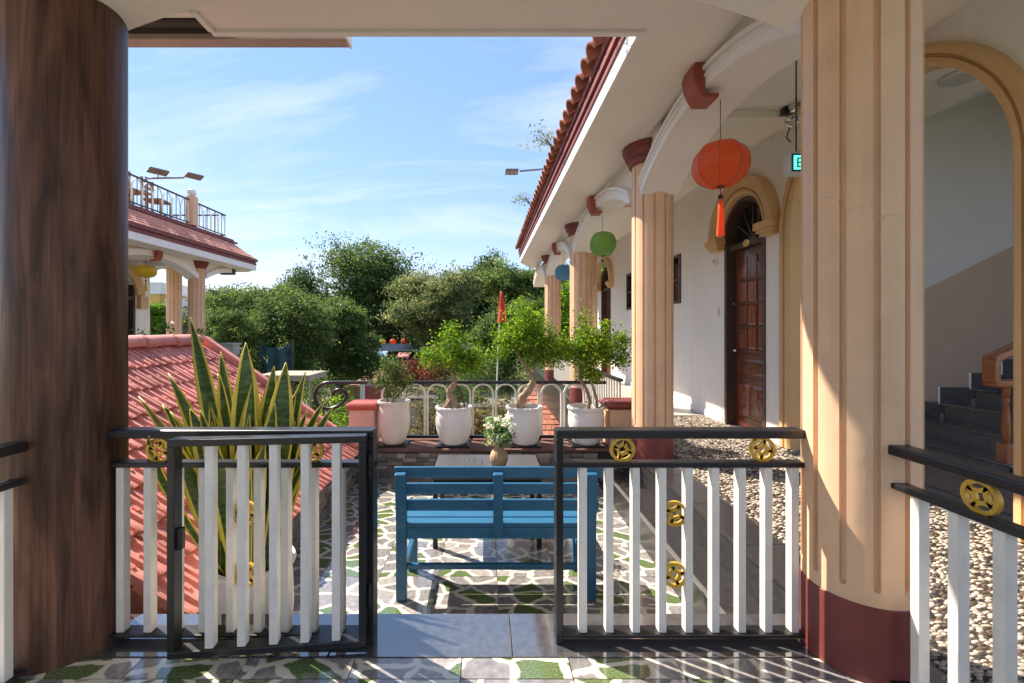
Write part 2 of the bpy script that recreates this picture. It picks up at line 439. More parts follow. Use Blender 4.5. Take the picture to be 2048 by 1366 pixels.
def lantern_mat(name, col):
    m = bpy.data.materials.new(name); m.use_nodes = True
    n = m.node_tree.nodes; l = m.node_tree.links; b = n['Principled BSDF']
    tc = n.new('ShaderNodeTexCoord')
    no = n.new('ShaderNodeTexNoise'); no.inputs['Scale'].default_value = 60
    mp = n.new('ShaderNodeMapping'); mp.inputs['Scale'].default_value = (1, 1, .1)
    l.new(tc.outputs['Object'], mp.inputs['Vector']); l.new(mp.outputs[0], no.inputs['Vector'])
    rp = n.new('ShaderNodeValToRGB')
    rp.color_ramp.elements[0].color = (*[c * .85 for c in col], 1); rp.color_ramp.elements[1].color = (*col, 1)
    l.new(no.outputs['Fac'], rp.inputs[0]); l.new(rp.outputs[0], b.inputs['Base Color'])
    b.inputs['Roughness'].default_value = .38
    b.inputs['Sheen Weight'].default_value = .4
    tr = n.new('ShaderNodeBsdfTranslucent'); l.new(rp.outputs[0], tr.inputs['Color'])
    mx = n.new('ShaderNodeMixShader'); mx.inputs[0].default_value = .62
    l.new(b.outputs[0], mx.inputs[1]); l.new(tr.outputs[0], mx.inputs[2])
    l.new(mx.outputs[0], n['Material Output'].inputs['Surface'])
    MATS[name] = m
lantern_mat('silk_orange', (.95, .20, .04))
lantern_mat('silk_green', (.36, .58, .14))
lantern_mat('silk_blue', (.16, .42, .60))
lantern_mat('silk_yellow', (.85, .66, .03))

def emit(name, col, s):
    m = bpy.data.materials.new(name); m.use_nodes = True
    b = m.node_tree.nodes['Principled BSDF']
    b.inputs['Base Color'].default_value = (*col, 1)
    b.inputs['Emission Color'].default_value = (*col, 1)
    b.inputs['Emission Strength'].default_value = s
    MATS[name] = m
emit('sign_green', (.06, .55, .40), .75)

def pebble_far():
    m = bpy.data.materials.new('pebble_far'); m.use_nodes = True
    n = m.node_tree.nodes; l = m.node_tree.links; b = n['Principled BSDF']
    tc = n.new('ShaderNodeTexCoord'); mp = n.new('ShaderNodeMapping'); mp.inputs['Scale'].default_value = (1, 1.5, 1)
    l.new(tc.outputs['Object'], mp.inputs['Vector'])
    v = n.new('ShaderNodeTexVoronoi'); v.feature = 'DISTANCE_TO_EDGE'; v.inputs['Scale'].default_value = 21; v.voronoi_dimensions = '2D'
    l.new(mp.outputs[0], v.inputs['Vector'])
    rp = n.new('ShaderNodeValToRGB')
    rp.color_ramp.elements[0].position = .04; rp.color_ramp.elements[0].color = (.06, .045, .038, 1)
    rp.color_ramp.elements[1].position = .12; rp.color_ramp.elements[1].color = (.60, .53, .46, 1)
    l.new(v.outputs['Distance'], rp.inputs[0]); l.new(rp.outputs[0], b.inputs['Base Color'])
    b.inputs['Roughness'].default_value = .4
    MATS['pebble_far'] = m
pebble_far()

def ground_mat():
    m = bpy.data.materials.new('ground_soil'); m.use_nodes = True
    n = m.node_tree.nodes; l = m.node_tree.links; b = n['Principled BSDF']
    tc = n.new('ShaderNodeTexCoord')
    no = n.new('ShaderNodeTexNoise'); no.inputs['Scale'].default_value = .12; no.inputs['Detail'].default_value = 9
    l.new(tc.outputs['Object'], no.inputs['Vector'])
    rp = n.new('ShaderNodeValToRGB')
    e = rp.color_ramp.elements
    e[0].position = .38; e[0].color = (.05, .075, .025, 1)
    e[1].position = .62; e[1].color = (.20, .17, .12, 1)
    k = e.new(.5); k.color = (.10, .115, .045, 1)
    l.new(no.outputs['Fac'], rp.inputs[0]); l.new(rp.outputs[0], b.inputs['Base Color'])
    b.inputs['Roughness'].default_value = .95
    MATS['ground_soil'] = m
ground_mat()

# ------------------------------------------------------------------ mesh helpers
def tag(o, label=None, cat=None, group=None, kind=None):
    if label: o['label'] = label
    if cat: o['category'] = cat
    if group: o['group'] = group
    if kind: o['kind'] = kind
    return o

def empty(name, loc=(0, 0, 0), label=None, cat=None, group=None, rz=0):
    o = bpy.data.objects.new(name, None); COL.objects.link(o)
    o.location = loc; o.rotation_euler = (0, 0, rz); o.empty_display_size = .1
    return tag(o, label, cat, group)

def link(name, me, m, parent=None, loc=None, rot=None, scale=None):
    o = bpy.data.objects.new(name, me); COL.objects.link(o)
    if m is not None and len(me.materials) == 0: me.materials.append(MATS[m])
    if parent is not None: o.parent = parent
    if loc is not None: o.location = loc
    if rot is not None: o.rotation_euler = rot
    if scale is not None: o.scale = scale
    return o

class MB:
    def __init__(s): s.v = []; s.f = []
    def add(s, vs, fs):
        k = len(s.v); s.v += [tuple(p) for p in vs]; s.f += [tuple(i + k for i in f) for f in fs]; return s
    def box(s, x0, x1, y0, y1, z0, z1):
        return s.add([(x0,y0,z0),(x1,y0,z0),(x1,y1,z0),(x0,y1,z0),(x0,y0,z1),(x1,y0,z1),(x1,y1,z1),(x0,y1,z1)],
                     [(0,3,2,1),(4,5,6,7),(0,1,5,4),(1,2,6,5),(2,3,7,6),(3,0,4,7)])
    def obox(s, c, size, M):
        """box of size about c turned by 3x3 matrix M"""
        pts = []
        for dz in (-.5, .5):
            for dx, dy in ((-.5,-.5),(.5,-.5),(.5,.5),(-.5,.5)):
                pts.append(Vector(c) + M @ Vector((dx*size[0], dy*size[1], dz*size[2])))
        return s.add(pts, [(0,3,2,1),(4,5,6,7),(0,1,5,4),(1,2,6,5),(2,3,7,6),(3,0,4,7)])
    def bar(s, a, b, w, h, up=(0,0,1)):
        """rectangular bar from a to b"""
        a = Vector(a); b = Vector(b); d = (b - a); L = d.length; d.normalize()
        u = Vector(up); sd = d.cross(u)
        if sd.length < 1e-4: sd = d.cross(Vector((1,0,0)))
        sd.normalize(); u = sd.cross(d)
        M = Matrix((sd, d, u)).transposed()
        return s.obox((a + b) / 2, (w, L, h), M)
    def tube(s, pts, r, seg=8, cap=True):
        pts = [Vector(p) for p in pts]; n = len(pts)
        rs = r if isinstance(r, (list, tuple)) else [r] * n
        k0 = len(s.v); prev = None
        for i, p in enumerate(pts):
            t = (pts[min(i+1, n-1)] - pts[max(i-1, 0)]).normalized()
            if prev is None:
                a = Vector((0,0,1)) if abs(t.z) < .9 else Vector((1,0,0))
                nrm = t.cross(a).normalized()
            else:
                nrm = (prev - t * prev.dot(t))
                nrm = nrm.normalized() if nrm.length > 1e-6 else t.orthogonal().normalized()
            prev = nrm; bn = t.cross(nrm)
            for j in range(seg):
                an = 2 * PI * j / seg
                s.v.append(tuple(p + (nrm * math.cos(an) + bn * math.sin(an)) * rs[i]))
        for i in range(n - 1):
            for j in range(seg):
                a = k0 + i*seg + j; b = k0 + i*seg + (j+1) % seg
                s.f.append((a, b, b + seg, a + seg))
        if cap:
            s.f.append(tuple(k0 + j for j in reversed(range(seg))))
            s.f.append(tuple(k0 + (n-1)*seg + j for j in range(seg)))
        return s
    def lathe(s, prof, c=(0,0,0), seg=32, wob=0.0):
        k0 = len(s.v); n = len(prof)
        for i, (r, z) in enumerate(prof):
            for j in range(seg):
                an = 2 * PI * j / seg
                rr = r * (1 + wob * math.sin(3 * an + z * 30))
                s.v.append((c[0] + rr*math.cos(an), c[1] + rr*math.sin(an), c[2] + z))
        for i in range(n - 1):
            for j in range(seg):
                a = k0 + i*seg + j; b = k0 + i*seg + (j+1) % seg
                s.f.append((a, b, b + seg, a + seg))
        if prof[0][0] > 1e-5: s.f.append(tuple(k0 + j for j in reversed(range(seg))))
        if prof[-1][0] > 1e-5: s.f.append(tuple(k0 + (n-1)*seg + j for j in range(seg)))
        return s
    def sweep(s, path, prof, frame, closed=False):
        """path: list of points; prof: list of (a,b); frame(i)->(A,B) unit vectors"""
        k0 = len(s.v); m = len(prof)
        for i, p in enumerate(path):
            A, B = frame(i)
            for a, b in prof: s.v.append(tuple(Vector(p) + A*a + B*b))
        for i in range(len(path) - 1):
            for j in range(m):
                q = k0 + i*m + j; w = k0 + i*m + (j+1) % m
                s.f.append((q, w, w + m, q + m))
        s.f.append(tuple(k0 + j for j in reversed(range(m))))
        s.f.append(tuple(k0 + (len(path)-1)*m + j for j in range(m)))
        return s
    def strips(s, us, lo, hi, v0, v1, axis='y'):
        """slab between curves lo(u) and hi(u), from v0 to v1 across; u along axis"""
        def P(u, v, z): return (v, u, z) if axis == 'y' else (u, v, z)
        k0 = len(s.v)
        for u in us:
            a, b = lo(u), hi(u)
            s.v += [P(u,v0,a), P(u,v1,a), P(u,v1,b), P(u,v0,b)]
        for i in range(len(us) - 1):
            q = k0 + 4*i
            for j in range(4):
                s.f.append((q+j, q+(j+1)%4, q+4+(j+1)%4, q+4+j))
        s.f.append((k0, k0+3, k0+2, k0+1)); e = k0 + 4*(len(us)-1)
        s.f.append((e, e+1, e+2, e+3))
        return s
    def mesh(s, name, smooth=None, fix=True):
        me = bpy.data.meshes.new(name); me.from_pydata(s.v, [], s.f); me.update()
        if fix:
            bm = bmesh.new(); bm.from_mesh(me)
            bmesh.ops.recalc_face_normals(bm, faces=bm.faces); bm.to_mesh(me); bm.free()
        if smooth is not None:
            me.polygons.foreach_set('use_smooth', [True] * len(me.polygons))
            me.set_sharp_from_angle(angle=R(smooth))
        return me
    def build(s, name, m, parent=None, smooth=None, bevel=0, seg=2, loc=None, rot=None):
        o = link(name, s.mesh(name, smooth), m, parent, loc, rot)
        if bevel:
            b = o.modifiers.new('bevel', 'BEVEL'); b.width = bevel; b.segments = seg; b.limit_method = 'ANGLE'
            b.angle_limit = R(35)
        return o

def copy_tree(o, parent=None):
    c = o.copy(); COL.objects.link(c); c.parent = parent
    for ch in list(o.children): copy_tree(ch, c)
    return c

def lin(a, b, n): return [a + (b - a) * i / n for i in range(n + 1)]
def arc(c, r, a0, a1, n): return [(c[0] + r*math.cos(a), c[1] + r*math.sin(a)) for a in lin(a0, a1, n)]

def mesh_np(name, V, F, tint=None):
    me = bpy.data.meshes.new(name)
    V = np.asarray(V, dtype=np.float32); F = np.asarray(F, dtype=np.int32)
    n, k = F.shape
    me.vertices.add(len(V)); me.vertices.foreach_set('co', V.ravel())
    me.loops.add(n*k); me.loops.foreach_set('vertex_index', F.ravel())
    me.polygons.add(n)
    me.polygons.foreach_set('loop_start', np.arange(0, n*k, k, dtype=np.int32))
    me.polygons.foreach_set('loop_total', np.full(n, k, dtype=np.int32))
    me.update(calc_edges=True)
    if tint is not None:
        a = me.attributes.new('tint', 'FLOAT', 'FACE'); a.data.foreach_set('value', np.asarray(tint, dtype=np.float32))
    return me

def foliage_mesh(name, blobs, clumps, per, csize, lsize, seed, flat=.6, aspect=.5, fill=2.4, droop=0.0, upbias=.5):
    """leaf-shaped quads gathered in clumps spread through a set of ellipsoids"""
    g = np.random.default_rng(seed)
    C = []; T = []
    vol = np.array([b[1][0]*b[1][1]*b[1][2] for b in blobs]) ** .67
    cnt = np.maximum(1, (clumps * vol / vol.sum()).astype(int))
    for (c, r), k in zip(blobs, cnt):
        d = g.normal(size=(k, 3)); d /= np.linalg.norm(d, axis=1, keepdims=True)
        f = g.random(k) ** (1 / fill)
        f *= 1 + .18 * np.sin(d[:, 0]*5 + seed) * np.cos(d[:, 2]*4 + d[:, 1]*3)
        f *= np.where(g.random(k) < .20, 1.0 + .55*g.random(k), 1.0)
        p = np.array(c) + d * f[:, None] * np.array(r)
        C.append(p); T.append(np.clip(.35 + .3*d[:, 2]*0 + g.normal(0, .30, k), 0, 1))
    C = np.vstack(C); T = np.hstack(T)
    n = len(C) * per
    ci = np.repeat(np.arange(len(C)), per)
    cs = csize * (.6 + .8 * g.random(len(C)))
    off = g.normal(size=(n, 3)) * .5 * cs[ci][:, None]
    off[:, 2] *= flat
    off[:, 2] -= droop * (off[:, 0]**2 + off[:, 1]**2) / csize
    P = C[ci] + off
    N = g.normal(size=(n, 3)); N[:, 2] += upbias * 2; N /= np.linalg.norm(N, axis=1, keepdims=True)
    A = g.normal(size=(n, 3)); A -= N * (A*N).sum(1, keepdims=True); A /= np.linalg.norm(A, axis=1, keepdims=True)
    B = np.cross(N, A)
    L = (lsize * (.6 + .8*g.random(n)))[:, None]; W = L * aspect
    V = np.empty((n, 4, 3))
    V[:, 0] = P - A*L*.5; V[:, 1] = P + B*W*.5 + N*L*.06; V[:, 2] = P + A*L*.5; V[:, 3] = P - B*W*.5 + N*L*.06
    F = np.arange(n*4).reshape(n, 4)
    tint = np.clip(T[ci] + g.normal(0, .16, n), 0, 1)
    return mesh_np(name, V.reshape(-1, 3), F, tint)

# ================================================================== SETTING
GZ = -3.6           # street level
PZ = -0.45          # patio level
# ---- ground
g = MB().add([(-260,-60,GZ),(260,-60,GZ),(260,420,GZ),(-260,420,GZ)], [(0,1,2,3)]).build('ground', 'ground_soil')
tag(g, 'mixed soil and grass ground far below the terrace', 'ground', kind='structure')
g = MB().add([(-5,5.6,GZ+.004),(3.2,5.6,GZ+.004),(2.6,33,GZ+.004),(-4.2,33,GZ+.004)], [(0,1,2,3)]).build('garden_path', 'paving_far')
tag(g, 'grey paved path in the garden below the arched balustrade', 'path', kind='structure')

# ---- porch floor (flagstone print tiles)
TILE = .4
def tile_mesh(w, d):
    t = .012; e = .002
    m = MB().box(-w/2+e, w/2-e, -d/2+e, d/2-e, -t, 0)
    return m.mesh('tile')
def add_tile(parent, x0, x1, y0, y1, z, cache={}):
    key = (round(x1-x0, 3), round(y1-y0, 3))
    if key not in cache: cache[key] = tile_mesh(*key)
    o = link('tile', cache[key], 'flagstone_print', parent, ((x0+x1)/2, (y0+y1)/2, z))
    return o
porch = MB().box(-4.2, 1.66, -2.6, 1.655, -.2, -.011).build('porch_floor', 'tile_grout')
tag(porch, 'porch floor of glossy crazy paving print tiles in front of the gate', 'floor', kind='structure')
jx = [.3096 + TILE*k for k in range(-6, 4)]
yrows = [(1.5566, 1.656), (1.1566, 1.5566), (.7566, 1.1566)]
for (a, b) in yrows:
    for i in range(len(jx) - 1):
        add_tile(porch, jx[i], min(jx[i+1], 1.62), a, b, 0)
# ---- threshold of black granite
th = MB().box(-2.6, -.60, 1.66, 1.915, -.5, 0.0).build('threshold', 'granite', bevel=.004)
tag(th, 'polished black granite sill under the railings and gate', 'sill', kind='structure')
MB().box(-.598, .10, 1.66, 1.915, -.5, -.0005).build('slab', 'granite', th, bevel=.003)
MB().box(.102, 1.64, 1.66, 1.915, -.5, 0.0).build('slab', 'granite', th, bevel=.003)
# a step between the sill and the patio (out of sight behind the sill)
st = MB().box(-.5, .32, 1.915, 2.2, PZ-.05, -.22).build('patio_step', 'granite_matte', bevel=.004)
tag(st, 'dark granite step down from the gate to the patio', 'step', kind='structure')

# ---- patio
pat = MB().box(-1.5, 1.25, 1.92, 4.82, PZ-.25, PZ-.011).build('patio_floor', 'tile_grout')
tag(pat, 'sunken patio floor of glossy crazy paving print tiles', 'floor', kind='structure')
px = [-1.45, -1.125, -.725, -.325, .075, .475, .875, 1.215]
py = [1.95, 2.2, 2.6, 3.0, 3.4, 3.8, 4.2, 4.6, 4.8]
for i in range(len(px)-1):
    for j in range(len(py)-1):
        add_tile(pat, px[i], px[i+1], py[j], py[j+1], PZ)

# ---- granite steps from patio to walkway
WX = 1.46
ws = MB().box(1.212, WX, 1.92, 4.83, PZ-.2, -.225).build('walkway_steps', 'granite_matte', bevel=.004)
tag(ws, 'dark granite steps rising from the patio to the pebbled walkway', 'steps', kind='structure')
MB().box(1.205, 1.235, 1.921, 4.829, -.232, -.2225).build('nosing', 'granite_grey', ws, bevel=.002)
MB().box(WX, 1.72, 1.92, 13.5, PZ-.2, -.006).build('edge_slab', 'granite_matte', ws)
for k in range(6):
    a = 1.93 + .6*k
    MB().box(WX-.012, 1.715, a, a+.597, -.03, -.001).build('edge_tile', 'granite_matte', ws, bevel=.003)

# ---- pebbled walkway
wk = MB().add([(1.66,-2.6,-.014),(3.3,-2.6,-.014),(3.3,1.92,-.014),(1.66,1.92,-.014),
               (1.715,1.92,-.014),(3.3,6.3,-.014),(1.715,6.3,-.014)],
              [(0,1,2,3),(4,2,5,6)]).build('walkway_floor', 'grout_dark')
tag(wk, 'walkway floor of cream pebble mosaic along the guest house doors', 'floor', kind='structure')
MB().box(1.715, 3.3, 6.3, 13.5, -.2, -.002).build('far_paving', 'pebble_far', wk)
MB().box(1.42, 3.3, -2.6, 1.90, -.3, -.016).build('bed', 'grout_dark', wk)
MB().box(1.72, 3.3, 1.92, 6.3, -.3, -.016).build('bed', 'grout_dark', wk)
def pebble_proto(seed):
    g_ = random.Random(seed); n = 8
    ring = []
    for j in range(n):
        a = 2*PI*j/n
        rr = (abs(math.cos(a))**4 + abs(math.sin(a))**4) ** (-1/4) * (1 + g_.uniform(-.16, .10))
        ring.append((rr*math.cos(a), rr*math.sin(a)))
    v = [(x, y, 0) for x, y in ring] + [(x*.8, y*.8, .8) for x, y in ring] + [(0, 0, 1)]
    f = [(j, (j+1) % n, n+(j+1) % n, n+j) for j in range(n)] + [(n+j, n+(j+1) % n, 2*n) for j in range(n)]
    return v, f
PROTO = [pebble_proto(s) for s in range(8)]
pm = []
for c in ('pebble', 'pebble_brown', 'pebble_black'):
    for v, f in PROTO:
        me = bpy.data.meshes.new('pebble'); me.from_pydata(v, [], f); me.update(); me.materials.append(MATS[c])
        me.polygons.foreach_set('use_smooth', [True]*len(me.polygons)); pm.append(me)
spots = []
rg = random.Random(3)
y = .9; row = 0
while y < 6.3:
    dy = .0168
    xx = 1.735 if y > 1.9 else 1.47
    xx += rg.uniform(0, .04)
    while xx < 3.15:
        if not (y < 1.95 and (xx-1.43)**2 + (y-1.69)**2 < .045) and not (xx < 1.86 and (xx-1.63)**2 + (y-4.3)**2 < .05):
            L = rg.uniform(.024, .050)
            spots.append((xx + L/2, y + rg.uniform(-.005, .005), L/2*.93, dy*rg.uniform(.40, .49), rg.gauss(.2, .16), rg.random()))
            xx += L
        else: xx += .04
    y += dy; row += 1
def seen(s): return s[0] < 1.24*s[1] and s[1] < 6
near = sorted([s for s in spots if seen(s) and s[0] > 1.5], key=lambda s: s[1]**2 + s[0]**2)[:290]
ns = set(id(s) for s in near)
for s in near:
    me = pm[int(s[5]*80) % 8 + (16 if s[5] > .80 else 8 if s[5] > .52 else 0)]
    link('pebble', me, None, wk, (s[0], s[1], -.014), (0, 0, s[4]), (s[2], s[3], .0045))
for c, test in (('pebble', lambda q: q <= .52), ('pebble_brown', lambda q: .52 < q <= .80), ('pebble_black', lambda q: q > .80)):
    mb = MB()
    for s in spots:
        if id(s) in ns or not test(s[5]): continue
        v, f = PROTO[int(s[5]*80) % 8]
        ca, sa = math.cos(s[4]), math.sin(s[4])
        mb.add([(s[0] + (x*s[2]*ca - y_*s[3]*sa), s[1] + (x*s[2]*sa + y_*s[3]*ca), -.014 + z*.0045) for x, y_, z in v], f)
    o = mb.build('pebble_bed', c, wk, smooth=60); o['kind'] = 'stuff'

# ================================================================== GUEST HOUSE (porch + right wing)
HX = 3.15           # wall of the rooms
CX = 1.625           # column line
house = empty('guest_house', (0, 0, 0), 'cream guest house with porch, peach columns and arched corridor on the right', 'building')
SOF = 3.0
CEIL = 3.35

def flute_column(name, parent, x, y, r, base_z, top, mat_shaft, mat_base, band=.27, cap=True, flutes=12, phase=0, gw=3.4, cap_mat='maroon'):
    """column: fluted shaft (part) with painted base and capital as sub-parts"""
    zs = []
    g0, g1 = base_z + band + .05, top - (.20 if cap else .02)
    rows = [base_z + band, g0 - .004] + [g0 + .0055*i for i in range(5)] + [g0+.05, (g0+g1)/2, g1-.05] + [g1 - .0055*i for i in range(4, -1, -1)] + [top]
    angs = []
    for k in range(flutes):
        c0 = 360/flutes*k + phase
        for o in (-gw, -gw*.82, -gw*.4, 0, gw*.4, gw*.82, gw): angs.append((c0 + o, abs(o) < gw*.99, o))
        step = 360/flutes - 2*gw
        for q in (.25, .5, .75): angs.append((c0 + gw + step*q, False, 0))
    mb = MB(); n = len(angs)
    for z in rows:
        u = min(z - g0, g1 - z)
        if u <= 0: wfac = 0
        elif u < .022: wfac = math.sqrt(max(0, 1 - (1 - u/.022)**2))
        else: wfac = 1
        for a, inn, o in angs:
            dep = 0.0
            if inn and wfac > 0 and abs(o) <= gw*max(wfac, .0): dep = .016 * (1 if abs(o) < gw*.9*wfac else .3)
            rr = r - dep; t = R(a)
            mb.v.append((rr*math.cos(t), rr*math.sin(t), z))
    for i in range(len(rows)-1):
        for j in range(n):
            a = i*n + j; b = i*n + (j+1) % n
            mb.f.append((a, b, b+n, a+n))
    mb.f.append(tuple(range((len(rows)-1)*n, len(rows)*n)))
    col = link(name, mb.mesh(name, 28), mat_shaft, parent, (x, y, 0))
    MB().lathe([(r+.004, base_z), (r+.004, base_z+band-.004), (r+.001, base_z+band)], seg=64).build('base', mat_base, col, smooth=30)
    if cap:
        MB().lathe([(r+.002, top-.19), (r+.02, top-.185), (r+.03, top-.165), (r+.032, top-.13), (r+.05, top-.12), (r+.065, top-.095),
                    (r+.068, top-.055), (r+.085, top-.048), (r+.09, top-.02), (r+.09, top-.001)], seg=48).build('capital', cap_mat, col, smooth=40)
    return col

# big near columns
flute_column('column', house, 1.43, 1.69, .18, 0, 2.95, 'peach', 'maroon', cap=False, phase=6)
c = MB().lathe([(.195, 0), (.191, .3), (.188, 1.2), (.188, 2.95)], seg=96).build('column', 'column_wood', house, smooth=50, loc=(-1.673, 1.76, 0))
c['label'] = 'thick dark lacquered wood column beside the left railing'
# right wing columns
for cy in (4.3, 7.5, 10.7):
    flute_column('column', house, CX, cy, .192, -.02, SOF, 'peach', 'maroon', phase=rg.uniform(0, 20))

# column arches (white elliptical beams along the corridor)
def beam_arch(parent, a, b, zs, rise, v0, v1, ztop, axis='y', name='arch', col='white_trim', part=1.0):
    c0, h = (a+b)/2, (b-a)/2
    us = [c0 - h*math.cos(t) for t in lin(0, PI*part, 40)]
    Rr = (h*h + rise*rise)/(2*rise)
    lo = lambda u: zs + rise - Rr + math.sqrt(max(0, Rr*Rr-(u-c0)**2))
    m = MB().strips(us, lo, lambda u: min(ztop, lo(u)+.13), v0, v1, axis)
    o = m.build(name, col, parent, smooth=25)
    # spandrel set back behind the band
    w = (v1-v0)*.22
    MB().strips(us, lambda u: min(ztop-.001, lo(u)+.10), lambda u: ztop, v0+w, v1-w, axis).build('spandrel', 'soffit', o, smooth=25)
    # raised edge moulding on the outer faces
    e0 = -1 if v0 < v1 else 1
    MB().strips(us, lambda u: lo(u)+.062, lambda u: lo(u)+.082, v0-.012, v0+.001, axis).build('moulding', col, o, smooth=25)
    MB().strips(us, lambda u: lo(u)+.105, lambda u: min(ztop-.002, lo(u)+.135), v0-.02, v0+.001, axis).build('moulding', col, o, smooth=25)
    return o
def keystone(parent, x, y, z, side=-1, axis='y'):
    """red moulded keystone block clasping the arch"""
    m = MB()
    prof = [(-.0, .20), (.07*side, .20), (.085*side, .15), (.075*side, .08), (.05*side, .02), (.02*side, -.03), (-.09*side, -.03), (-.09*side, .0), (0, .0)]
    pts = [(x + a, y - .085, z + b) for a, b in prof]; k = len(pts)
    pts += [(x + a, y + .085, z + b) for a, b in prof]
    if axis == 'x': pts = [(x + (p[1]-y), y + (p[0]-x), p[2]) for p in pts]
    f = [tuple(range(k)), tuple(reversed(range(k, 2*k)))] + [(i, (i+1) % k, k+(i+1) % k, k+i) for i in range(k)]
    m.add(pts, f)
    return m.build('keystone', 'brick_red', parent, bevel=.006)

ARX0, ARX1 = 1.45, 1.80
for (a, b) in ((1.84, 4.14), (4.46, 7.34), (7.66, 10.54)):
    beam_arch(house, a, b, 2.50, .34, ARX0, ARX1, SOF)
    keystone(house, ARX0, (a+b)/2, 2.80)
beam_arch(house, 10.86, 13.4, 2.50, .34, ARX0, ARX1, SOF)
# arch across the porch between the two near columns, and along the near sides
beam_arch(house, -1.51, 1.27, 2.50, .26, 1.52, 1.86, SOF, axis='x', col='soffit')
beam_arch(house, -1.6, 1.53, 2.50, .3, 1.27, 1.60, SOF, col='soffit')
beam_arch(house, -1.6, 1.57, 2.50, .3, -1.82, -1.50, SOF, col='soffit')
# soffit: porch part and right wing part with lip edge
EX = .93
m = MB()
def slab(poly, z0, z1, name, col, parent):
    k = len(poly); mb = MB()
    mb.add([(x, y, z0) for x, y in poly] + [(x, y, z1) for x, y in poly],
           [tuple(reversed(range(k))), tuple(range(k, 2*k))] + [(i, (i+1) % k, k+(i+1) % k, k+i) for i in range(k)])
    return mb.build(name, col, parent)
sof = slab([(-3.6,-1.6), (1.46,-1.6), (1.46,2.6), (EX,2.6), (-1.6,2.6), (-1.6,2.44), (-3.6,2.44)], SOF, SOF+.1, 'soffit', 'soffit', house)
slab([(EX,2.6), (1.46,2.6), (1.46,13.2), (1.3,12.7), (EX,11.64)], SOF, SOF+.1, 'soffit', 'soffit', house)
# thin lip along the eave edge of the porch soffit
MB().box(-1.62, EX+.012, 2.585, 2.625, SOF-.022, SOF+.09).build('eave_lip', 'white_trim', house, bevel=.004)
MB().box(-1.63, -1.595, 2.43, 2.585, SOF-.0215, SOF+.089).build('eave_lip', 'white_trim', house, bevel=.004)
MB().box(-3.6, -1.63, 2.425, 2.465, SOF-.021, SOF+.088).build('eave_lip', 'white_trim', house, bevel=.004)
# corridor ceiling
slab([(1.46,-.6), (HX,-.6), (HX,13.2), (1.46,13.2)], CEIL, CEIL+.1, 'ceiling', 'ceiling', house)
MB().box(1.44, 1.47, -1.6, 13.2, SOF+.002, CEIL).build('ceiling_beam', 'ceiling', house)
for yb in (4.25, 7.4, 10.6):
    MB().box(1.80, HX, yb, yb+.28, CEIL-.07, CEIL-.001).build('ceiling_beam', 'ceiling', house)
# fascia of the right wing eave: white band, maroon mouldings
def fascia(prof_y0, prof_y1, x, parent, side=-1, z0=SOF-.01):
    MB().box(min(x, x+side*.03), max(x, x+side*.03), prof_y0, prof_y1, z0, z0+.12).build('fascia_band', 'white_trim', parent)
    for a, b, t in ((.12, .165, .045), (.165, .195, .03), (.195, .25, .06), (.25, .275, .045), (.275, .33, .075)):
        MB().box(min(x, x+side*t), max(x, x+side*t), prof_y0, prof_y1, z0+a+.001, z0+b).build('fascia_moulding', 'maroon', parent, bevel=.004)
fascia(2.626, 11.64, EX, house)
# angled end of the eave
a = Vector((EX, 11.64, 0)); b = Vector((1.3, 12.7, 0))
for z0, z1, t, cm in ((-.01, .11, .03, 'white_trim'), (.111, .24, .05, 'maroon'), (.241, .32, .075, 'maroon')):
    MB().bar(a + Vector((0, 0, SOF+(z0+z1)/2)), b + Vector((0, 0, SOF+(z0+z1)/2)), t*2, z1-z0).build('fascia_moulding', cm, house)

# roof slope with barrel tiles along the eave
roof = MB().add([(EX-.02,2.62,3.33),(EX-.02,11.7,3.33),(3.6,11.7,4.75),(3.6,2.62,4.75),(6.5,2.62,3.2),(6.5,11.7,3.2)],
                [(0,1,2,3),(3,2,5,4)]).build('roof', 'roof_tile_dark', house)
PITCH = math.atan2(1.42, 2.69)
def barrel(L=.42, r=.095):
    m = MB(); n = 8; pts = []
    for s_, xx, rr in ((0, 0, r), (1, L, r*.82)):
        for j in range(n+1):
            t = PI*j/n
            pts.append((xx, rr*math.cos(t), rr*math.sin(t)*.9))
        for j in range(n, -1, -1):
            t = PI*j/n
            pts.append((xx, (rr-.014)*math.cos(t), (rr-.014)*math.sin(t)*.9))
    k = 2*(n+1)
    f = [(i, (i+1) % k, k+(i+1) % k, k+i) for i in range(k)]
    f += [(j, j+1, k-2-j, k-1-j) for j in range(n)]
    return m.add(pts, f).mesh('tile', 40)
bt = barrel()
for k in range(44):
    yy = 2.72 + .205*k
    if yy > 11.6: break
    for rowi in range(2):
        q = .30*rowi
        link('roof_tile', bt, 'roof_tile_dark', roof,
             (EX-.13 + q*math.cos(PITCH), yy + rg.uniform(-.012, .012), 3.315 + q*math.sin(PITCH) + rowi*.015 + rg.uniform(-.004, .004)),
             (0, -PITCH + rg.uniform(-.03, .03), rg.uniform(-.04, .04)))

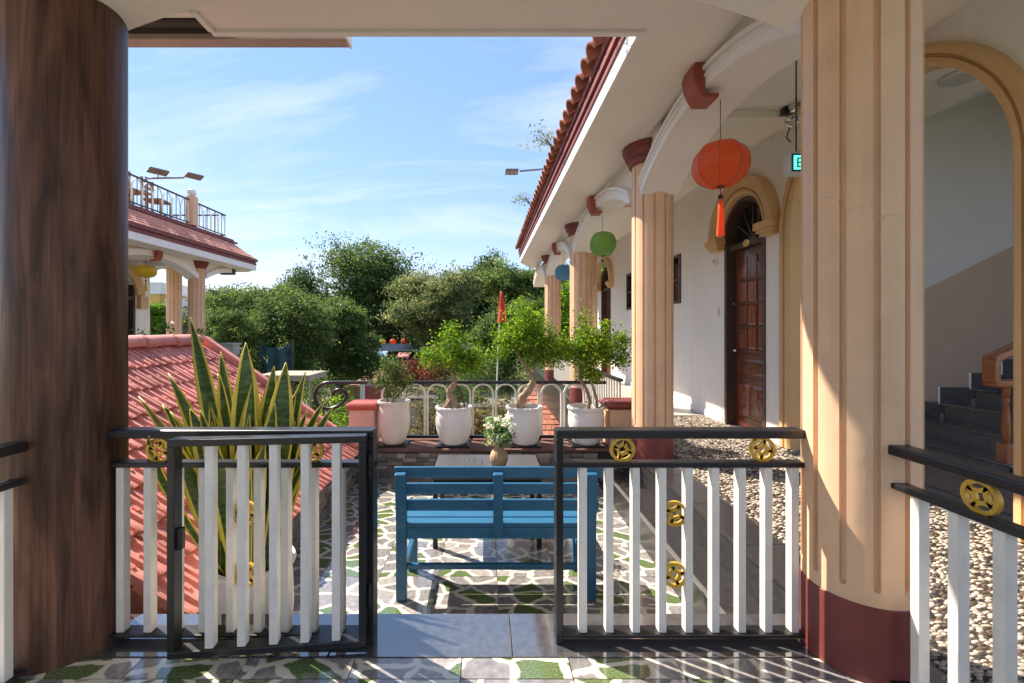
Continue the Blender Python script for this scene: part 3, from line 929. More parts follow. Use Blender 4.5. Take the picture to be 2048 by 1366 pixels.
# ---- room wall with arched openings
D0, D1 = 4.95, 5.80           # door opening
A0, A1 = 2.60, 4.52           # stair arch
E0, E1 = 11.1, 12.0           # far door
openings = [dict(a=A0, b=A1, zs=2.25, r=None), dict(a=D0, b=D1, zs=2.42, r=None), dict(a=E0, b=E1, zs=2.42, r=None),
            dict(a=7.15, b=7.62, lo=1.70, hi=2.40), dict(a=9.35, b=9.78, lo=1.70, hi=2.40)]
wb = MB(); W0, W1 = HX, HX+.20
pos = 1.3
for o in sorted(openings, key=lambda q: q['a']):
    wb.box(W0, W1, pos, o['a'], -.2, CEIL)
    if 'zs' in o:
        c0, h = (o['a']+o['b'])/2, (o['b']-o['a'])/2
        us = [c0 - h*math.cos(t) for t in lin(0, PI, 36)]
        wb.strips(us, lambda u: o['zs'] + math.sqrt(max(0, h*h-(u-c0)**2)), lambda u: CEIL, W0, W1)
    else:
        wb.box(W0, W1, o['a'], o['b'], -.2, o['lo']); wb.box(W0, W1, o['a'], o['b'], o['hi'], CEIL)
    pos = o['b']
wb.box(W0, W1, pos, 12.75, -.2, CEIL)
wb.build('wall', 'white_wall', house, smooth=25)
MB().box(W0, 7.5, 12.75, 12.9, -.2, CEIL).build('wall', 'white_wall', house)
# corner pilaster of the wing
MB().box(HX-.16, HX, 12.5, 12.85, -.1, CEIL-.002).build('pilaster', 'peach', house, bevel=.01)
# skirting strip along the wall
for a, b in ((1.3, A0-.15), (A1+.15, D0-.06), (D1+.06, E0-.08), (E1+.08, 12.4)):
    MB().box(HX-.014, HX+.001, a, b, -.01, .085).build('skirting', 'white_trim', house, bevel=.003)

def arch_trim(parent, a, b, zs, z0, prof, name='arch_trim', col='tan_trim', legs=True, x=HX):
    c0, h = (a+b)/2, (b-a)/2
    path = []; nrm = []
    if legs:
        for z in (z0, zs): path.append((x, a, z)); nrm.append(Vector((0, -1, 0)))
    for t in lin(0, PI, 36):
        d = Vector((0, -math.cos(t), math.sin(t)))
        path.append((x, c0 + d.y*h, zs + d.z*h)); nrm.append(d)
    if legs:
        for z in (zs, z0): path.append((x, b, z)); nrm.append(Vector((0, 1, 0)))
    m = MB().sweep(path, prof, lambda i: (nrm[i], Vector((-1, 0, 0))))
    return m.build(name, col, parent, smooth=35)
arch_trim(house, A0, A1, 2.25, 0, [(-.004,-.2),(-.004,.03),(.02,.05),(.05,.05),(.055,.03),(.07,.03),(.075,.055),(.12,.06),(.14,.04),(.145,-.001)])

# ---- doors
def make_door(y0, y1, zs, full):
    """panelled wooden door set in the wall; sub-parts hang below it"""
    X = HX + .11
    zt = 2.27
    h = (y1-y0)/2; yc = (y0+y1)/2
    door = MB().box(X, X+.04, y0+.055, y1-.055, .0, zt-.03).build('door', 'door_wood', house, bevel=.003)
    f = MB()
    f.box(HX-.012, X+.05, y0, y0+.055, 0, zs); f.box(HX-.012, X+.05, y1-.055, y1, 0, zs)
    f.build('door_frame', 'dark_frame', door, bevel=.004)
    f = MB().strips([yc - h*math.cos(t) for t in lin(.001, PI-.001, 28)],
                    lambda u: zs + math.sqrt(max(0, (h-.05)**2-(u-yc)**2)), lambda u: zs + math.sqrt(max(1e-6, h*h-(u-yc)**2)), HX-.0125, X+.05)
    f.build('door_frame', 'dark_frame', door, smooth=30)
    MB().box(HX+.03, X+.05, y0+.054, y1-.054, zt-.03, zt+.045).build('transom_bar', 'dark_frame', door, bevel=.004)
    # fanlight glass
    n = 24; pts = [(X+.02, yc - (h-.045)*math.cos(t), zs + (h-.045)*math.sin(t)) for t in lin(0, PI, n)]
    pts = [(X+.02, y0+.045, zt+.03)] + pts + [(X+.02, y1-.045, zt+.03)]
    MB().add(pts + [(p[0]+.006, p[1], p[2]) for p in pts], [tuple(range(len(pts))), tuple(range(2*len(pts)-1, len(pts)-1, -1))]).build('fanlight', 'dark_glass', door)
    ctr = Vector((X+.008, yc, zt+.07))
    for ang in (35, 62, 90, 118, 145):
        d = Vector((0, math.cos(R(ang)), math.sin(R(ang))))
        L = .38 if ang in (35, 145) else .46
        MB().bar(ctr, ctr + d*L, .022, .02, (1, 0, 0)).build('glazing_bar', 'dark_frame', door, bevel=.003)
    MB().lathe([(0,0), (.07,0), (.065,.012), (0,.014)], seg=20).build('hub', 'dark_frame', door, smooth=30, loc=tuple(ctr), rot=(0, -PI/2, 0))
    if not full: return door
    # panes: three columns, four rows (top row arched)
    ya, yb = y0+.14, y1-.125
    cw = (yb-ya)/3
    rows = [(.985, 1.245), (1.285, 1.535), (1.575, 1.83), (1.87, 2.10)]
    for ri, (za, zb) in enumerate(rows):
        for ci in range(3):
            p0, p1 = ya+cw*ci+.014, ya+cw*(ci+1)-.014
            if ri < 3:
                MB().add([(X-.004,p0,za),(X-.004,p1,za),(X-.004,p1,zb),(X-.004,p0,zb),(X-.014,p0+.02,za+.02),(X-.014,p1-.02,za+.02),(X-.014,p1-.02,zb-.02),(X-.014,p0+.02,zb-.02)],
                         [(4,5,6,7),(0,1,5,4),(1,2,6,5),(2,3,7,6),(3,0,4,7)]).build('door_panel', 'door_panel', door)
            else:
                us = lin(p0, p1, 8)
                if ci == 1: top = lambda u: zb + .03 - 1.5*(u-yc)**2
                else: top = lambda u: zb - .03 - .10*(abs(u-yc)-cw/2)/cw - .02*math.sin((abs(u-yc)-cw/2)/cw*PI)
                MB().strips(us, lambda u: za, top, X-.010, X-.002).build('door_panel', 'door_panel', door)
    # raised glazing bars between them
    for z in (.965, 1.265, 1.555, 1.85):
        MB().box(X-.016, X+.001, ya, yb, z-.012, z+.012).build('door_rail', 'door_wood', door, bevel=.004)
    for ci in range(4):
        MB().box(X-.0165, X+.001, ya+cw*ci-.012, ya+cw*ci+.012, .953, 2.13).build('door_stile', 'door_wood', door, bevel=.004)
    # carved lower panels
    rc = random.Random(5)
    for p0, p1, za, zb in ((ya, yb, .665, .86), (ya, ya+cw*1.35, .12, .54), (yb-cw*1.35, yb, .12, .54)):
        pn = MB().add([(X-.001,p0,za),(X-.001,p1,za),(X-.001,p1,zb),(X-.001,p0,zb),(X-.012,p0+.025,za+.025),(X-.012,p1-.025,za+.025),(X-.012,p1-.025,zb-.025),(X-.012,p0+.025,zb-.025)],
                 [(4,5,6,7),(0,1,5,4),(1,2,6,5),(2,3,7,6),(3,0,4,7)])
        for _ in range(26):
            cy_, cz_ = rc.uniform(p0+.05, p1-.05), rc.uniform(za+.05, zb-.05)
            M = Matrix.Rotation(rc.uniform(0, PI), 3, 'X')
            pn.obox((X-.013, cy_, cz_), (.008, rc.uniform(.02, .06), rc.uniform(.008, .016)), M)
        pn.build('carved_panel', 'door_panel', door)
    for z in (.60, .89):
        MB().box(X-.012, X+.001, ya, yb, z-.012, z+.012).build('door_rail', 'door_wood', door, bevel=.004)
    # knobs
    for z, dy, s_ in ((.955, .0, .024), (.955, -.07, .018), (1.56, -.0, .01)):
        MB().lathe([(0,0), (s_*.5,0), (s_*.5,.02), (s_,.03), (s_,.045), (0,.055)], seg=16).build('knob', 'chrome', door, smooth=40,
                   loc=(X-.002, y1-.085+dy*.5, z), rot=(0, -PI/2, 0))
    return door
dr = make_door(D0, D1, 2.42, True)
make_door(E0, E1, 2.42, False)
# curved head moulding over the doors with impost blocks
HPROF = [(.01, -.001), (.01, .05), (.035, .075), (.06, .075), (.065, .05), (.085, .05), (.09, .085), (.20, .105), (.225, .105), (.235, .06), (.235, -.001)]
for a, b in ((D0, D1), (E0, E1)):
    arch_trim(house, a-.01, b+.01, 2.42, 0, HPROF, 'door_hood', legs=False)
    for s_, yy in ((-1, a-.12), (1, b+.12)):
        im = MB().box(HX-.14, HX+.001, yy-.145, yy+.145, 2.34, 2.419)
        im.box(HX-.115, HX+.0015, yy-.125, yy+.125, 2.30, 2.3395)
        im.box(HX-.09, HX+.002, yy-.105, yy+.105, 2.265, 2.2995)
        im.build('impost', 'tan_trim', house, bevel=.006)
# oval number plate on the transom
pl = MB().lathe([(0,0), (.06,0), (.06,.004), (.052,.008), (0,.009)], seg=28).build('door_plate', 'brass', dr, smooth=30, loc=(HX+.028, (D0+D1)/2, 2.285), rot=(0, -PI/2, 0))
pl.scale = (.72, 1.15, 1)
# windows in the wall
for a, b in ((7.15, 7.62), (9.35, 9.78)):
    w = MB().box(HX+.05, HX+.06, a, b, 1.70, 2.40).build('window', 'dark_glass', house)
    f = MB()
    f.box(HX-.02, HX+.10, a-.05, a+.012, 1.65, 2.45); f.box(HX-.02, HX+.10, b-.012, b+.05, 1.65, 2.45)
    f.box(HX-.021, HX+.10, a, b, 1.651, 1.70); f.box(HX-.021, HX+.10, a, b, 2.40, 2.449)
    f.box(HX+.0, HX+.08, a, b, 2.02, 2.06)
    f.build('window_frame', 'dark_frame', w, bevel=.004)

# ---- stairwell behind the big arch
SY = 4.66
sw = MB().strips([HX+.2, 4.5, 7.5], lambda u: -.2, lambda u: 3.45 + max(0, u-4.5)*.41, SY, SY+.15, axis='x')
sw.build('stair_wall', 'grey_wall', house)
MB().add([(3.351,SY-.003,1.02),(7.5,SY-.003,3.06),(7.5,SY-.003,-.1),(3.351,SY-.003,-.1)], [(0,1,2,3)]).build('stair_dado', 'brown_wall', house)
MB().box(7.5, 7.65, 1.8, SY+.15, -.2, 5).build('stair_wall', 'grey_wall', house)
MB().add([(HX+.2,1.8,3.40),(4.5,1.8,3.40),(7.6,1.8,4.67),(7.6,SY+.1,4.67),(4.5,SY+.1,3.40),(HX+.2,SY+.1,3.40)], [(0,1,4,5),(1,2,3,4)]).build('ceiling', 'ceiling', house)
MB().box(HX, 7.6, 1.7, SY+.1, -.2, -.008).build('stair_floor', 'granite_grey', house)
# flat ceiling light disc
MB().lathe([(0,0), (.13,0), (.14,.012), (.14,.03), (0,.03)], seg=32).build('ceiling_light', 'plastic_grey', house, smooth=30, loc=(4.05, 3.75, 3.365))

# ---- staircase
stair = empty('staircase', (4.19, 4.1, 0), 'dark granite staircase rising behind the arch with wooden handrail', 'staircase')
def wchild(o, parent):     # parent an object built in world coordinates
    o.parent = parent; o.matrix_parent_inverse = Matrix.Translation(parent.location).inverted() if parent.rotation_euler.z == 0 else parent.matrix_world.inverted()
    return o
RS, TR = .15, .33
for k in range(1, 10):
    x = 4.19 + TR*(k-1)
    s_ = MB().box(x, x+TR+.02, 3.50, SY-.004, RS*(k-1)-.01, RS*k-.022).build('step', 'granite_matte', bevel=.002); wchild(s_, stair)
    r_ = MB().box(x-.006, x+.001, 3.52, SY-.006, RS*(k-1)+.0, RS*k-.024).build('riser', 'granite_grey', bevel=.001); wchild(r_, stair)
    t_ = MB().box(x-.022, x+TR+.0, 3.49, SY-.005, RS*k-.022, RS*k).build('tread', 'granite', bevel=.004); wchild(t_, stair)
    # stepped skirting on the wall
    q = MB().box(x-.06, x+TR-.061, SY-.016, SY-.004, RS*k-.10, RS*k+.17).build('skirting', 'granite'); wchild(q, stair)
    q = MB().box(x-.075, x-.0601, SY-.017, SY-.004, RS*k-.0, RS*k+.172).build('skirting_edge', 'white_trim'); wchild(q, stair)
def turned(x, y, z0, h):
    pr = [(.032,0), (.032,.16*h), (.018,.18*h), (.028,.21*h), (.016,.24*h), (.024,.30*h), (.03,.42*h), (.026,.6*h), (.017,.78*h), (.024,.82*h), (.017,.85*h), (.026,.88*h), (.026,h)]
    return MB().lathe(pr, (0,0,0), 16).build('baluster', 'orange_wood', smooth=40, loc=(x, y, z0))
for k in range(0, 8):
    x = 4.22 + TR*k
    o = turned(x, 3.57, RS*(k+1), .62); wchild(o, stair)
    if k == 0:
        o = MB().box(x-.04, x+.04, 3.53, 3.61, RS, RS+.16).build('newel_block', 'orange_wood', bevel=.006); wchild(o, stair)
# handrail with a scrolled box end
ang = math.atan2(RS, TR)
hr = MB()
p0 = Vector((4.12, 3.57, .80)); 
hr.bar((4.08, 3.57, .795), (4.62, 3.57, .795), .10, .06)
hr.bar((4.10, 3.57, .80), (4.10, 3.57, .99), .10, .06, (1, 0, 0))
hr.bar((4.08, 3.57, .985), (6.6, 3.57, .985 + 2.52*RS/TR), .10, .065)
o = hr.build('handrail', 'orange_wood', bevel=.014, seg=3); wchild(o, stair)
mt = MB().box(3.5, 4.05, 2.9, 4.0, -.007, .008).build('doormat', 'doormat', bevel=.003)
tag(mt, 'flat brown doormat at the foot of the granite stairs', 'doormat')

# ================================================================== SMALL FITTINGS
es = empty('exit_sign', (2.425, 3.27, 2.46), 'green lit exit sign hanging on rods behind the big peach column', 'sign')
MB().box(-.20, .20, -.035, .035, -.085, .085).build('housing', 'plastic_grey', es, bevel=.01)
MB().box(-.178, .178, -.038, -.0351, -.066, .066).build('surround', 'plastic_black', es)
MB().box(-.165, .165, -.0405, -.0381, -.052, .052).build('panel', 'sign_green', es)
for tx, body in (('EXIT', 0),):
    cu = bpy.data.curves.new('lettering', 'FONT'); cu.body = 'EXIT'; cu.size = .105; cu.extrude = .001
    lo_ = bpy.data.objects.new('lettering', cu); COL.objects.link(lo_); lo_.parent = es
    lo_.location = (-.150, -.042, -.037); lo_.rotation_euler = (R(90), 0, 0); cu.materials.append(MATS['plastic_black'])
    cu.space_character = 1.15
    bpy.context.view_layer.update()
    me_ = bpy.data.meshes.new_from_object(lo_.evaluated_get(bpy.context.evaluated_depsgraph_get()))
    lp_, lr_ = tuple(lo_.location), tuple(lo_.rotation_euler)
    bpy.data.objects.remove(lo_); me_.materials.clear()
    link('lettering', me_, 'plastic_black', es, lp_, lr_)
for sx in (-.12, .12):
    MB().tube([(sx, 0, .085), (sx, 0, CEIL-2.46)], .005, 6).build('rod', 'black_metal', es)
sp = empty('emergency_lamp', (2.88, 4.2, 3.2), 'black twin spot emergency lamp near the corridor ceiling', 'lamp')
MB().box(-.05, .05, -.03, .03, .08, .15).build('box', 'plastic_black', sp, bevel=.008)
for s_ in (-1, 1):
    MB().lathe([(.02,0), (.05,.03), (.055,.08), (.045,.085), (0,.07)], seg=16).build('spot', 'chrome', sp, smooth=40, loc=(.0, -.02, .06 + s_*.07), rot=(R(100), 0, R(20*s_)))
MB().tube([(0, 0, .02), (.02, .01, -.06), (.0, .02, -.13), (.05, .03, -.17)], .006, 6).build('cable', 'black_metal', sp)
b_ = MB().box(HX-.03, HX-.0005, 5.98, 6.06, 2.10, 2.20).build('sensor_box', 'cream_pot', bevel=.008)
tag(b_, 'small cream sensor box on the wall left of the wooden door', 'sensor')
MB().lathe([(0,0), (.014,0), (.014,.006), (0,.008)], seg=14).build('lens', 'plastic_black', b_, loc=(HX-.03, 6.03, 2.16), rot=(0, -PI/2, 0))
b_ = MB().box(HX-.014, HX-.0005, 5.93, 6.01, 1.40, 1.53).build('light_switch', 'cream_pot', bevel=.004)
tag(b_, 'cream light switch plate on the wall beside the wooden door', 'switch')
for k in range(2):
    MB().box(HX-.02, HX-.0141, 5.945, 5.995, 1.415+.055*k, 1.46+.055*k).build('rocker', 'white_trim', b_, bevel=.002)

# ---- silk lanterns
def lantern(name, loc, rx, rz, silk, label, tassel, hang):
    t = empty(name, loc, label, 'lantern', 'silk lanterns hung from the arches')
    n = 8; prof = []
    body = MB(); sub = 6; seg = n*sub
    zs = lin(-1, 1, 20)
    for z in zs:
        rr = math.sqrt(max(0, 1-abs(z*.96)**2.3)) * .93 + .07
        for j in range(seg):
            u = (j % sub)/sub
            sag = 1 - .07*math.sin(PI*u)
            a = 2*PI*j/seg + .25
            body.v.append((rx*rr*sag*math.cos(a), rx*rr*sag*math.sin(a), rz*z))
    for i in range(len(zs)-1):
        for j in range(seg):
            a = i*seg+j; b = i*seg+(j+1) % seg
            body.f.append((a, b, b+seg, a+seg))
    link('shade', body.mesh('shade', 12), silk, t)
    for k in range(n):
        a = 2*PI*k/n + .25
        pts = []
        for z in zs:
            rr = (math.sqrt(max(0, 1-abs(z*.96)**2.3))*.93 + .07) * rx * 1.004
            pts.append((rr*math.cos(a), rr*math.sin(a), rz*z))
        MB().tube(pts, .0018, 5).build('rib', 'brick_red' if silk == 'silk_orange' else silk, t)
    for z, s_ in ((-rz, -1), (rz, 1)):
        MB().lathe([(0, z-.006), (rx*.13, z-.006), (rx*.13, z+.006), (0, z+.006)], seg=20).build('ring', 'string', t, smooth=30)
    MB().tube([(0,0,rz), (0,0,rz+hang)], .003, 5).build('string', 'string', t)
    MB().tube([(0,0,-rz), (0,0,-rz-.06)], .003, 5).build('string', 'string', t)
    MB().lathe([(0,-.02), (.014,-.012), (.018,0), (.012,.014), (0,.018)], seg=12).build('bead', 'plastic_black', t, smooth=40, loc=(0,0,-rz-.07))
    MB().lathe([(.006,0), (.014,-.02), (.02,-.12), (.026,-tassel), (0,-tassel)], seg=14, wob=.18).build('tassel', silk, t, smooth=40, loc=(0,0,-rz-.08))
    return t
lantern('silk_lantern', (1.625, 3.05, 2.375), .180, .153, 'silk_orange', 'orange silk lantern with long tassel under the nearest arch', .26, .30)
lantern('silk_lantern', (1.645, 6.2, 2.43), .185, .168, 'silk_green', 'pale green silk lantern hanging between the first and second right hand columns', .13, .24)
lantern('silk_lantern', (1.64, 9.3, 2.42), .19, .165, 'silk_blue', 'blue silk lantern at the far end of the corridor', .12, .24)
lantern('silk_lantern', (-7.5, 9.7, 2.50), .215, .135, 'silk_yellow', 'yellow silk lantern on the house across the courtyard', .22, .26)

# ================================================================== RAILINGS AND GATE
def coin_mesh():
    """old Chinese coin ornament: ring with four curved bars leaving a pierced diamond"""
    m = MB(); Ro, Ri, t = .05, .038, .007
    n = 36
    pts = []
    for r, s_ in ((Ro, -t), (Ro, t), (Ri, t), (Ri, -t)):
        pts += [(r*math.cos(2*PI*j/n), s_, r*math.sin(2*PI*j/n)) for j in range(n)]
    f = []
    for q in range(4):
        for j in range(n):
            a = q*n + j; b = q*n + (j+1) % n; c_ = ((q+1) % 4)*n + (j+1) % n; d = ((q+1) % 4)*n + j
            f.append((a, b, c_, d))
    m.add(pts, f)
    for k in range(4):
        a0 = PI/2*k
        cx_, cz_ = .058*math.cos(a0+PI/4), .058*math.sin(a0+PI/4)
        pr = []
        for rr in (.0355, .0475):
            for tt in lin(-1.02, 1.02, 10):
                an = a0 + PI/4 + PI + tt
                pr.append((cx_ + rr*math.cos(an), cz_ + rr*math.sin(an)))
        pr = [p for p in pr]
        k1 = 11
        # keep inside ring
        def cl(p):
            d = math.hypot(*p); return p if d < .045 else (p[0]*.045/d, p[1]*.045/d)
        pr = [cl(p) for p in pr]
        vs = [(x, -t*.8, z) for x, z in pr] + [(x, t*.8, z) for x, z in pr]
        fs = []
        for j in range(k1-1):
            fs += [(j, j+1, k1+j+1, k1+j), (2*k1+j, 2*k1+j+1, 3*k1+j+1, 3*k1+j), (j, j+1, 2*k1+j+1, 2*k1+j), (k1+j, k1+j+1, 3*k1+j+1, 3*k1+j)]
        m.add(vs, fs)
    return m.mesh('coin', 40)
COIN = coin_mesh()
RY0, RY1 = 1.725, 1.795

def railing(name, axis, a, b, c0, c1, bars, coins, label, post=None, endcap=None, ztop=.84):
    """railing running along axis from a to b; c0..c1 its depth"""
    cm = (c0+c1)/2
    t = empty(name, ((a+b)/2, cm, 0) if axis == 'x' else (cm, (a+b)/2, 0), label, 'railing')
    def B(u0, u1, v0, v1, z0, z1):
        return MB().box(u0, u1, v0, v1, z0, z1) if axis == 'x' else MB().box(v0, v1, u0, u1, z0, z1)
    def put(mb, n, m, bev):
        o = mb.build(n, m, bevel=bev); wchild(o, t); return o
    put(B(a, b, c0, c1, ztop-.034, ztop), 'top_rail', 'black_metal', .006)
    put(B(a, b, c0+.008, c1-.008, ztop-.15, ztop-.13), 'middle_rail', 'black_metal', .004)
    put(B(a, b, c0+.004, c1-.004, .022, .034), 'bottom_rail', 'black_metal', .003)
    for u in bars:
        put(B(u-.0155, u+.0155, cm-.018, cm+.018, .034, ztop-.151), 'baluster', 'white_paint', .003)
    for (u, z, turn) in coins:
        o = link('coin', COIN, 'gold_paint', None, ((u, cm, z) if axis == 'x' else (cm, u, z)), (0, R(turn), R(90) if axis == 'y' else 0)); wchild(o, t)
    if post:
        for p0, p1 in post: put(B(p0, p1, c0, c1, 0, ztop-.0345), 'post', 'black_metal', .003)
    return t
railing('railing', 'x', .276, 1.262, RY0, RY1, [.385+.105*i for i in range(9)],
        [(.545, .757, 20), (1.105, .757, 12), (.755, .50, 25), (.755, .255, -15)],
        'black and white railing with gold coins between gate opening and peach column', post=[(.276, .304)])
railing('railing', 'x', -1.515, -.442, RY0+.001, RY1+.001, [-1.452+.109*i for i in range(9)],
        [(-1.308, .752, 15), (-.70, .752, 30), (-.961, .50, 10), (-.961, .255, 40)],
        'black and white railing with gold coins behind the open gate leaf', post=[(-.470, -.442)])
railing('railing', 'y', -1.2, 1.525, 1.385, 1.455, [1.44-.118*i for i in range(21)], [(1.262, .757, 60)],
        'black and white railing with a gold coin at the lower right corner')
railing('railing', 'y', -1.2, 1.56, -1.69, -1.62, [1.51-.118*i for i in range(21)], [(1.0, .757, 20)],
        'black and white railing just left of the dark wood column')

# gate leaf, swung open towards the porch
gate = empty('gate', (-.462, 1.722, 0), 'open black framed gate leaf with white bars swung back over the left railing', 'gate')
gdir = Vector((-1.172 + .462, 1.632 - 1.695, 0)); GL = gdir.length
gate.rotation_euler = (0, 0, math.atan2(gdir.y, gdir.x))
GT, GB, D_, F_ = .832, .028, .052, .026
def gp(mb, n, m, bev): return mb.build(n, m, gate, bevel=bev)
gp(MB().box(0, GL, 0, D_, GT-F_, GT), 'frame_rail', 'black_metal', .003)
gp(MB().box(0, GL, 0, D_, GB, GB+F_), 'frame_rail', 'black_metal', .003)
gp(MB().box(.0, F_, .0005, D_-.0005, GB+F_, GT-F_), 'frame_stile', 'black_metal', .002)
gp(MB().box(GL-F_, GL, .0005, D_-.0005, GB+F_, GT-F_), 'frame_stile', 'black_metal', .002)
for i in range(5):
    u = .112 + .1145*i
    gp(MB().box(u-.0155, u+.0155, D_/2-.018, D_/2+.018, GB+F_, GT-F_), 'baluster', 'white_paint', .003)
gp(MB().box(GL-.045, GL+.006, D_*.25, D_*.75, .42, .50), 'latch', 'black_metal', .004)
for z in (.16, .66):
    o = MB().tube([(-.008, .012, z), (-.008, .012, z+.09)], .008, 10).build('hinge', 'black_metal', gate, smooth=40)

# ================================================================== PATIO FURNITURE
# ---- blue bench
bench = empty('bench', (.075, 2.95, PZ), 'blue painted slatted wooden bench seen from behind on the patio', 'bench')
bx0, bx1 = -.575, .735           # overall width in world x
BX = .075
def bp(mb, n, bev=.006): return mb.build(n, 'blue_paint', bench, bevel=bev)
# rear posts lean back (towards the porch) above the seat
for u, w in ((-.60, .066), (.575, .066)):
    m = MB()
    m.bar((u, -.21, 0), (u, -.21, .46), w, .045, (0, 1, 0))
    bp(m, 'leg')
    bp(MB().bar((u, -.209, .45), (u, -.245, .80), w, .0452, (0, 1, 0)), 'back_post')
bp(MB().bar((0.0, -.213, .41), (0.0, -.245, .80), .062, .045, (0, 1, 0)), 'back_post')
for u in (-.585, .56):
    bp(MB().box(u-.03, u+.03, .11, .155, 0, .43), 'leg')
    bp(MB().box(u-.022, u+.022, -.188, .110, .365, .43), 'side_rail')
    bp(MB().box(u-.018, u+.018, -.188, .110, .205, .235), 'side_stretcher')
bp(MB().box(-.567, .542, -.222, -.190, .385, .455), 'apron')
bp(MB().box(-.555, .53, .112, .145, .365, .43), 'apron')
bp(MB().box(-.567, .542, -.226, -.194, .195, .228), 'stretcher')
for k, yy in enumerate((-.175, -.07, .035, .14)):
    bp(MB().box(-.63, .605, yy-.046, yy+.046, .456, .480), 'seat_slat', .005)
for zc, yy in ((.795, -.222), (.690, -.212), (.585, -.202)):
    bp(MB().box(-.645 if zc > .75 else -.63, .655 if zc > .75 else .63, yy+.003, yy+.028, zc-.034, zc+.034), 'back_slat', .006)

# ---- low table
table = empty('table', (.01, 3.66, PZ), 'low table with grey reflective top behind the blue bench', 'table')
MB().box(-.435, .435, -.30, .30, .535, .555).build('table_top', 'table_top', table, bevel=.004)
MB().box(-.415, .415, -.28, -.25, .475, .534).build('apron', 'black_metal', table, bevel=.002)
MB().box(-.415, .415, .25, .28, .475, .534).build('apron', 'black_metal', table, bevel=.002)
for sx in (-1, 1):
    MB().box(sx*.40-.015, sx*.40+.015, -.249, .249, .476, .533).build('apron', 'black_metal', table, bevel=.002)
    for sy in (-1, 1):
        MB().box(sx*.40-.018, sx*.40+.018, sy*.265-.018, sy*.265+.018, 0, .474).build('leg', 'black_metal', table, bevel=.002)
# vase with white flowers
vase = empty('flower_vase', (.105, 3.60, PZ+.556), 'ribbed tan clay vase with a bunch of white flowers on the table', 'vase')
m = MB(); prof = [(.035,0), (.052,.012), (.072,.055), (.075,.085), (.062,.125), (.038,.152), (.034,.165), (.042,.178), (.034,.176), (.028,.16), (.0,.15)]
seg = 64
for r_, z in prof:
    for j in range(seg):
        a = 2*PI*j/seg; rr = r_*(1 + .035*abs(math.sin(8*a)) - .02)
        m.v.append((rr*math.cos(a), rr*math.sin(a), z))
for i in range(len(prof)-1):
    for j in range(seg):
        a = i*seg+j; b = i*seg+(j+1) % seg; m.f.append((a, b, b+seg, a+seg))
m.build('vase_body', 'vase_clay', vase, smooth=50)
for k in range(9):
    a = k*.7; m = MB().tube([(0,0,.12), (.02*math.cos(a), .02*math.sin(a), .2), (.07*math.cos(a), .07*math.sin(a), .30)], .003, 5)
    m.build('stem', 'leaf_mid', vase)
o = link('foliage', foliage_mesh('foliage', [((-.0,0,.29),(.10,.09,.12)), ((.03,0,.22),(.06,.06,.06))], 90, 9, .045, .034, 21, aspect=.6), 'flower_leaf', vase)
o = link('flowers', foliage_mesh('flowers', [((0,-.01,.315),(.105,.095,.115))], 70, 12, .032, .017, 22, aspect=.9, fill=6), 'flower_white', vase)
# glasses
def tumbler(x, y, r, h, label):
    o = MB().lathe([(0,0), (r*.82,0), (r,h), (r-.003,h), (r*.82-.004,.006), (0,.006)], seg=24).build('drinking_glass', 'clear_glass', smooth=40, loc=(x, y, PZ+.556))
    tag(o, label, 'glass', 'glasses on the low table')
tumbler(-.055, 3.52, .032, .085, 'clear drinking glass nearest the clay vase on the table')
tumbler(-.125, 3.56, .032, .10, 'tallest clear drinking glass, middle of the three on the table')
tumbler(-.185, 3.50, .030, .065, 'short clear drinking glass furthest left of the vase on the table')

# ================================================================== GARDEN WALLS WITH STACKED STONE
def rock_mesh(seed):
    g_ = random.Random(seed); m = MB()
    j = lambda: g_.uniform(-.06, .06)
    v = []
    for z in (-.5, .5):
        for x_, y_ in ((-.5,-.5),(.5,-.5),(.5,.5),(-.5,.5)): v.append((x_+j()*.6, y_+j()*1.6, z+j()*1.2))
    m.add(v, [(0,3,2,1),(4,5,6,7),(0,1,5,4),(1,2,6,5),(2,3,7,6),(3,0,4,7)])
    bm = bmesh.new(); me = m.mesh('stone'); bm.from_mesh(me)
    bmesh.ops.bevel(bm, geom=list(bm.edges), offset=.06, segments=1, affect='EDGES', clamp_overlap=True)
    bm.to_mesh(me); bm.free()
    return me
ROCKS = {c: [rock_mesh(s) for s in range(6)] for c in ('stone_clad', 'stone_pale')}
for c in ROCKS:
    for me in ROCKS[c]: me.materials.append(MATS[c])
LZ = -.08
lw = MB().box(-1.52, 1.46, 4.82, 5.32, GZ, LZ-.03).build('garden_wall', 'mortar')
tag(lw, 'low wall clad in stacked dark stone with a maroon ledge behind the table', 'wall')
MB().box(-1.50, 1.455, 4.80, 5.34, LZ-.03, LZ).build('ledge', 'ledge_maroon', lw, bevel=.005)
rr_ = random.Random(11); z = PZ
while z < LZ-.035:
    h = min(rr_.choice((.032, .042, .05, .06)), LZ-.031-z)
    if h < .012: break
    x = -1.45 + rr_.uniform(-.05, 0)
    while x < 1.21:
        L = rr_.uniform(.07, .2)
        L = min(L, 1.215-x) if 1.215-x > .03 else 1.215-x
        dp = rr_.uniform(.02, .05)
        link('stone', rr_.choice(ROCKS['stone_clad']), None, lw, (x+L/2, 4.822-dp/2+.008, z+h/2), None, (L-.004, dp, h-.004))
        x += L + .0015
        if L < .02: break
    z += h
sw_ = MB().box(-1.62, -1.465, 1.93, 4.82, PZ-.2, -.13).build('garden_wall', 'mortar')
tag(sw_, 'rough pale stone wall between the patio and the red tiled roof', 'wall')
z = PZ
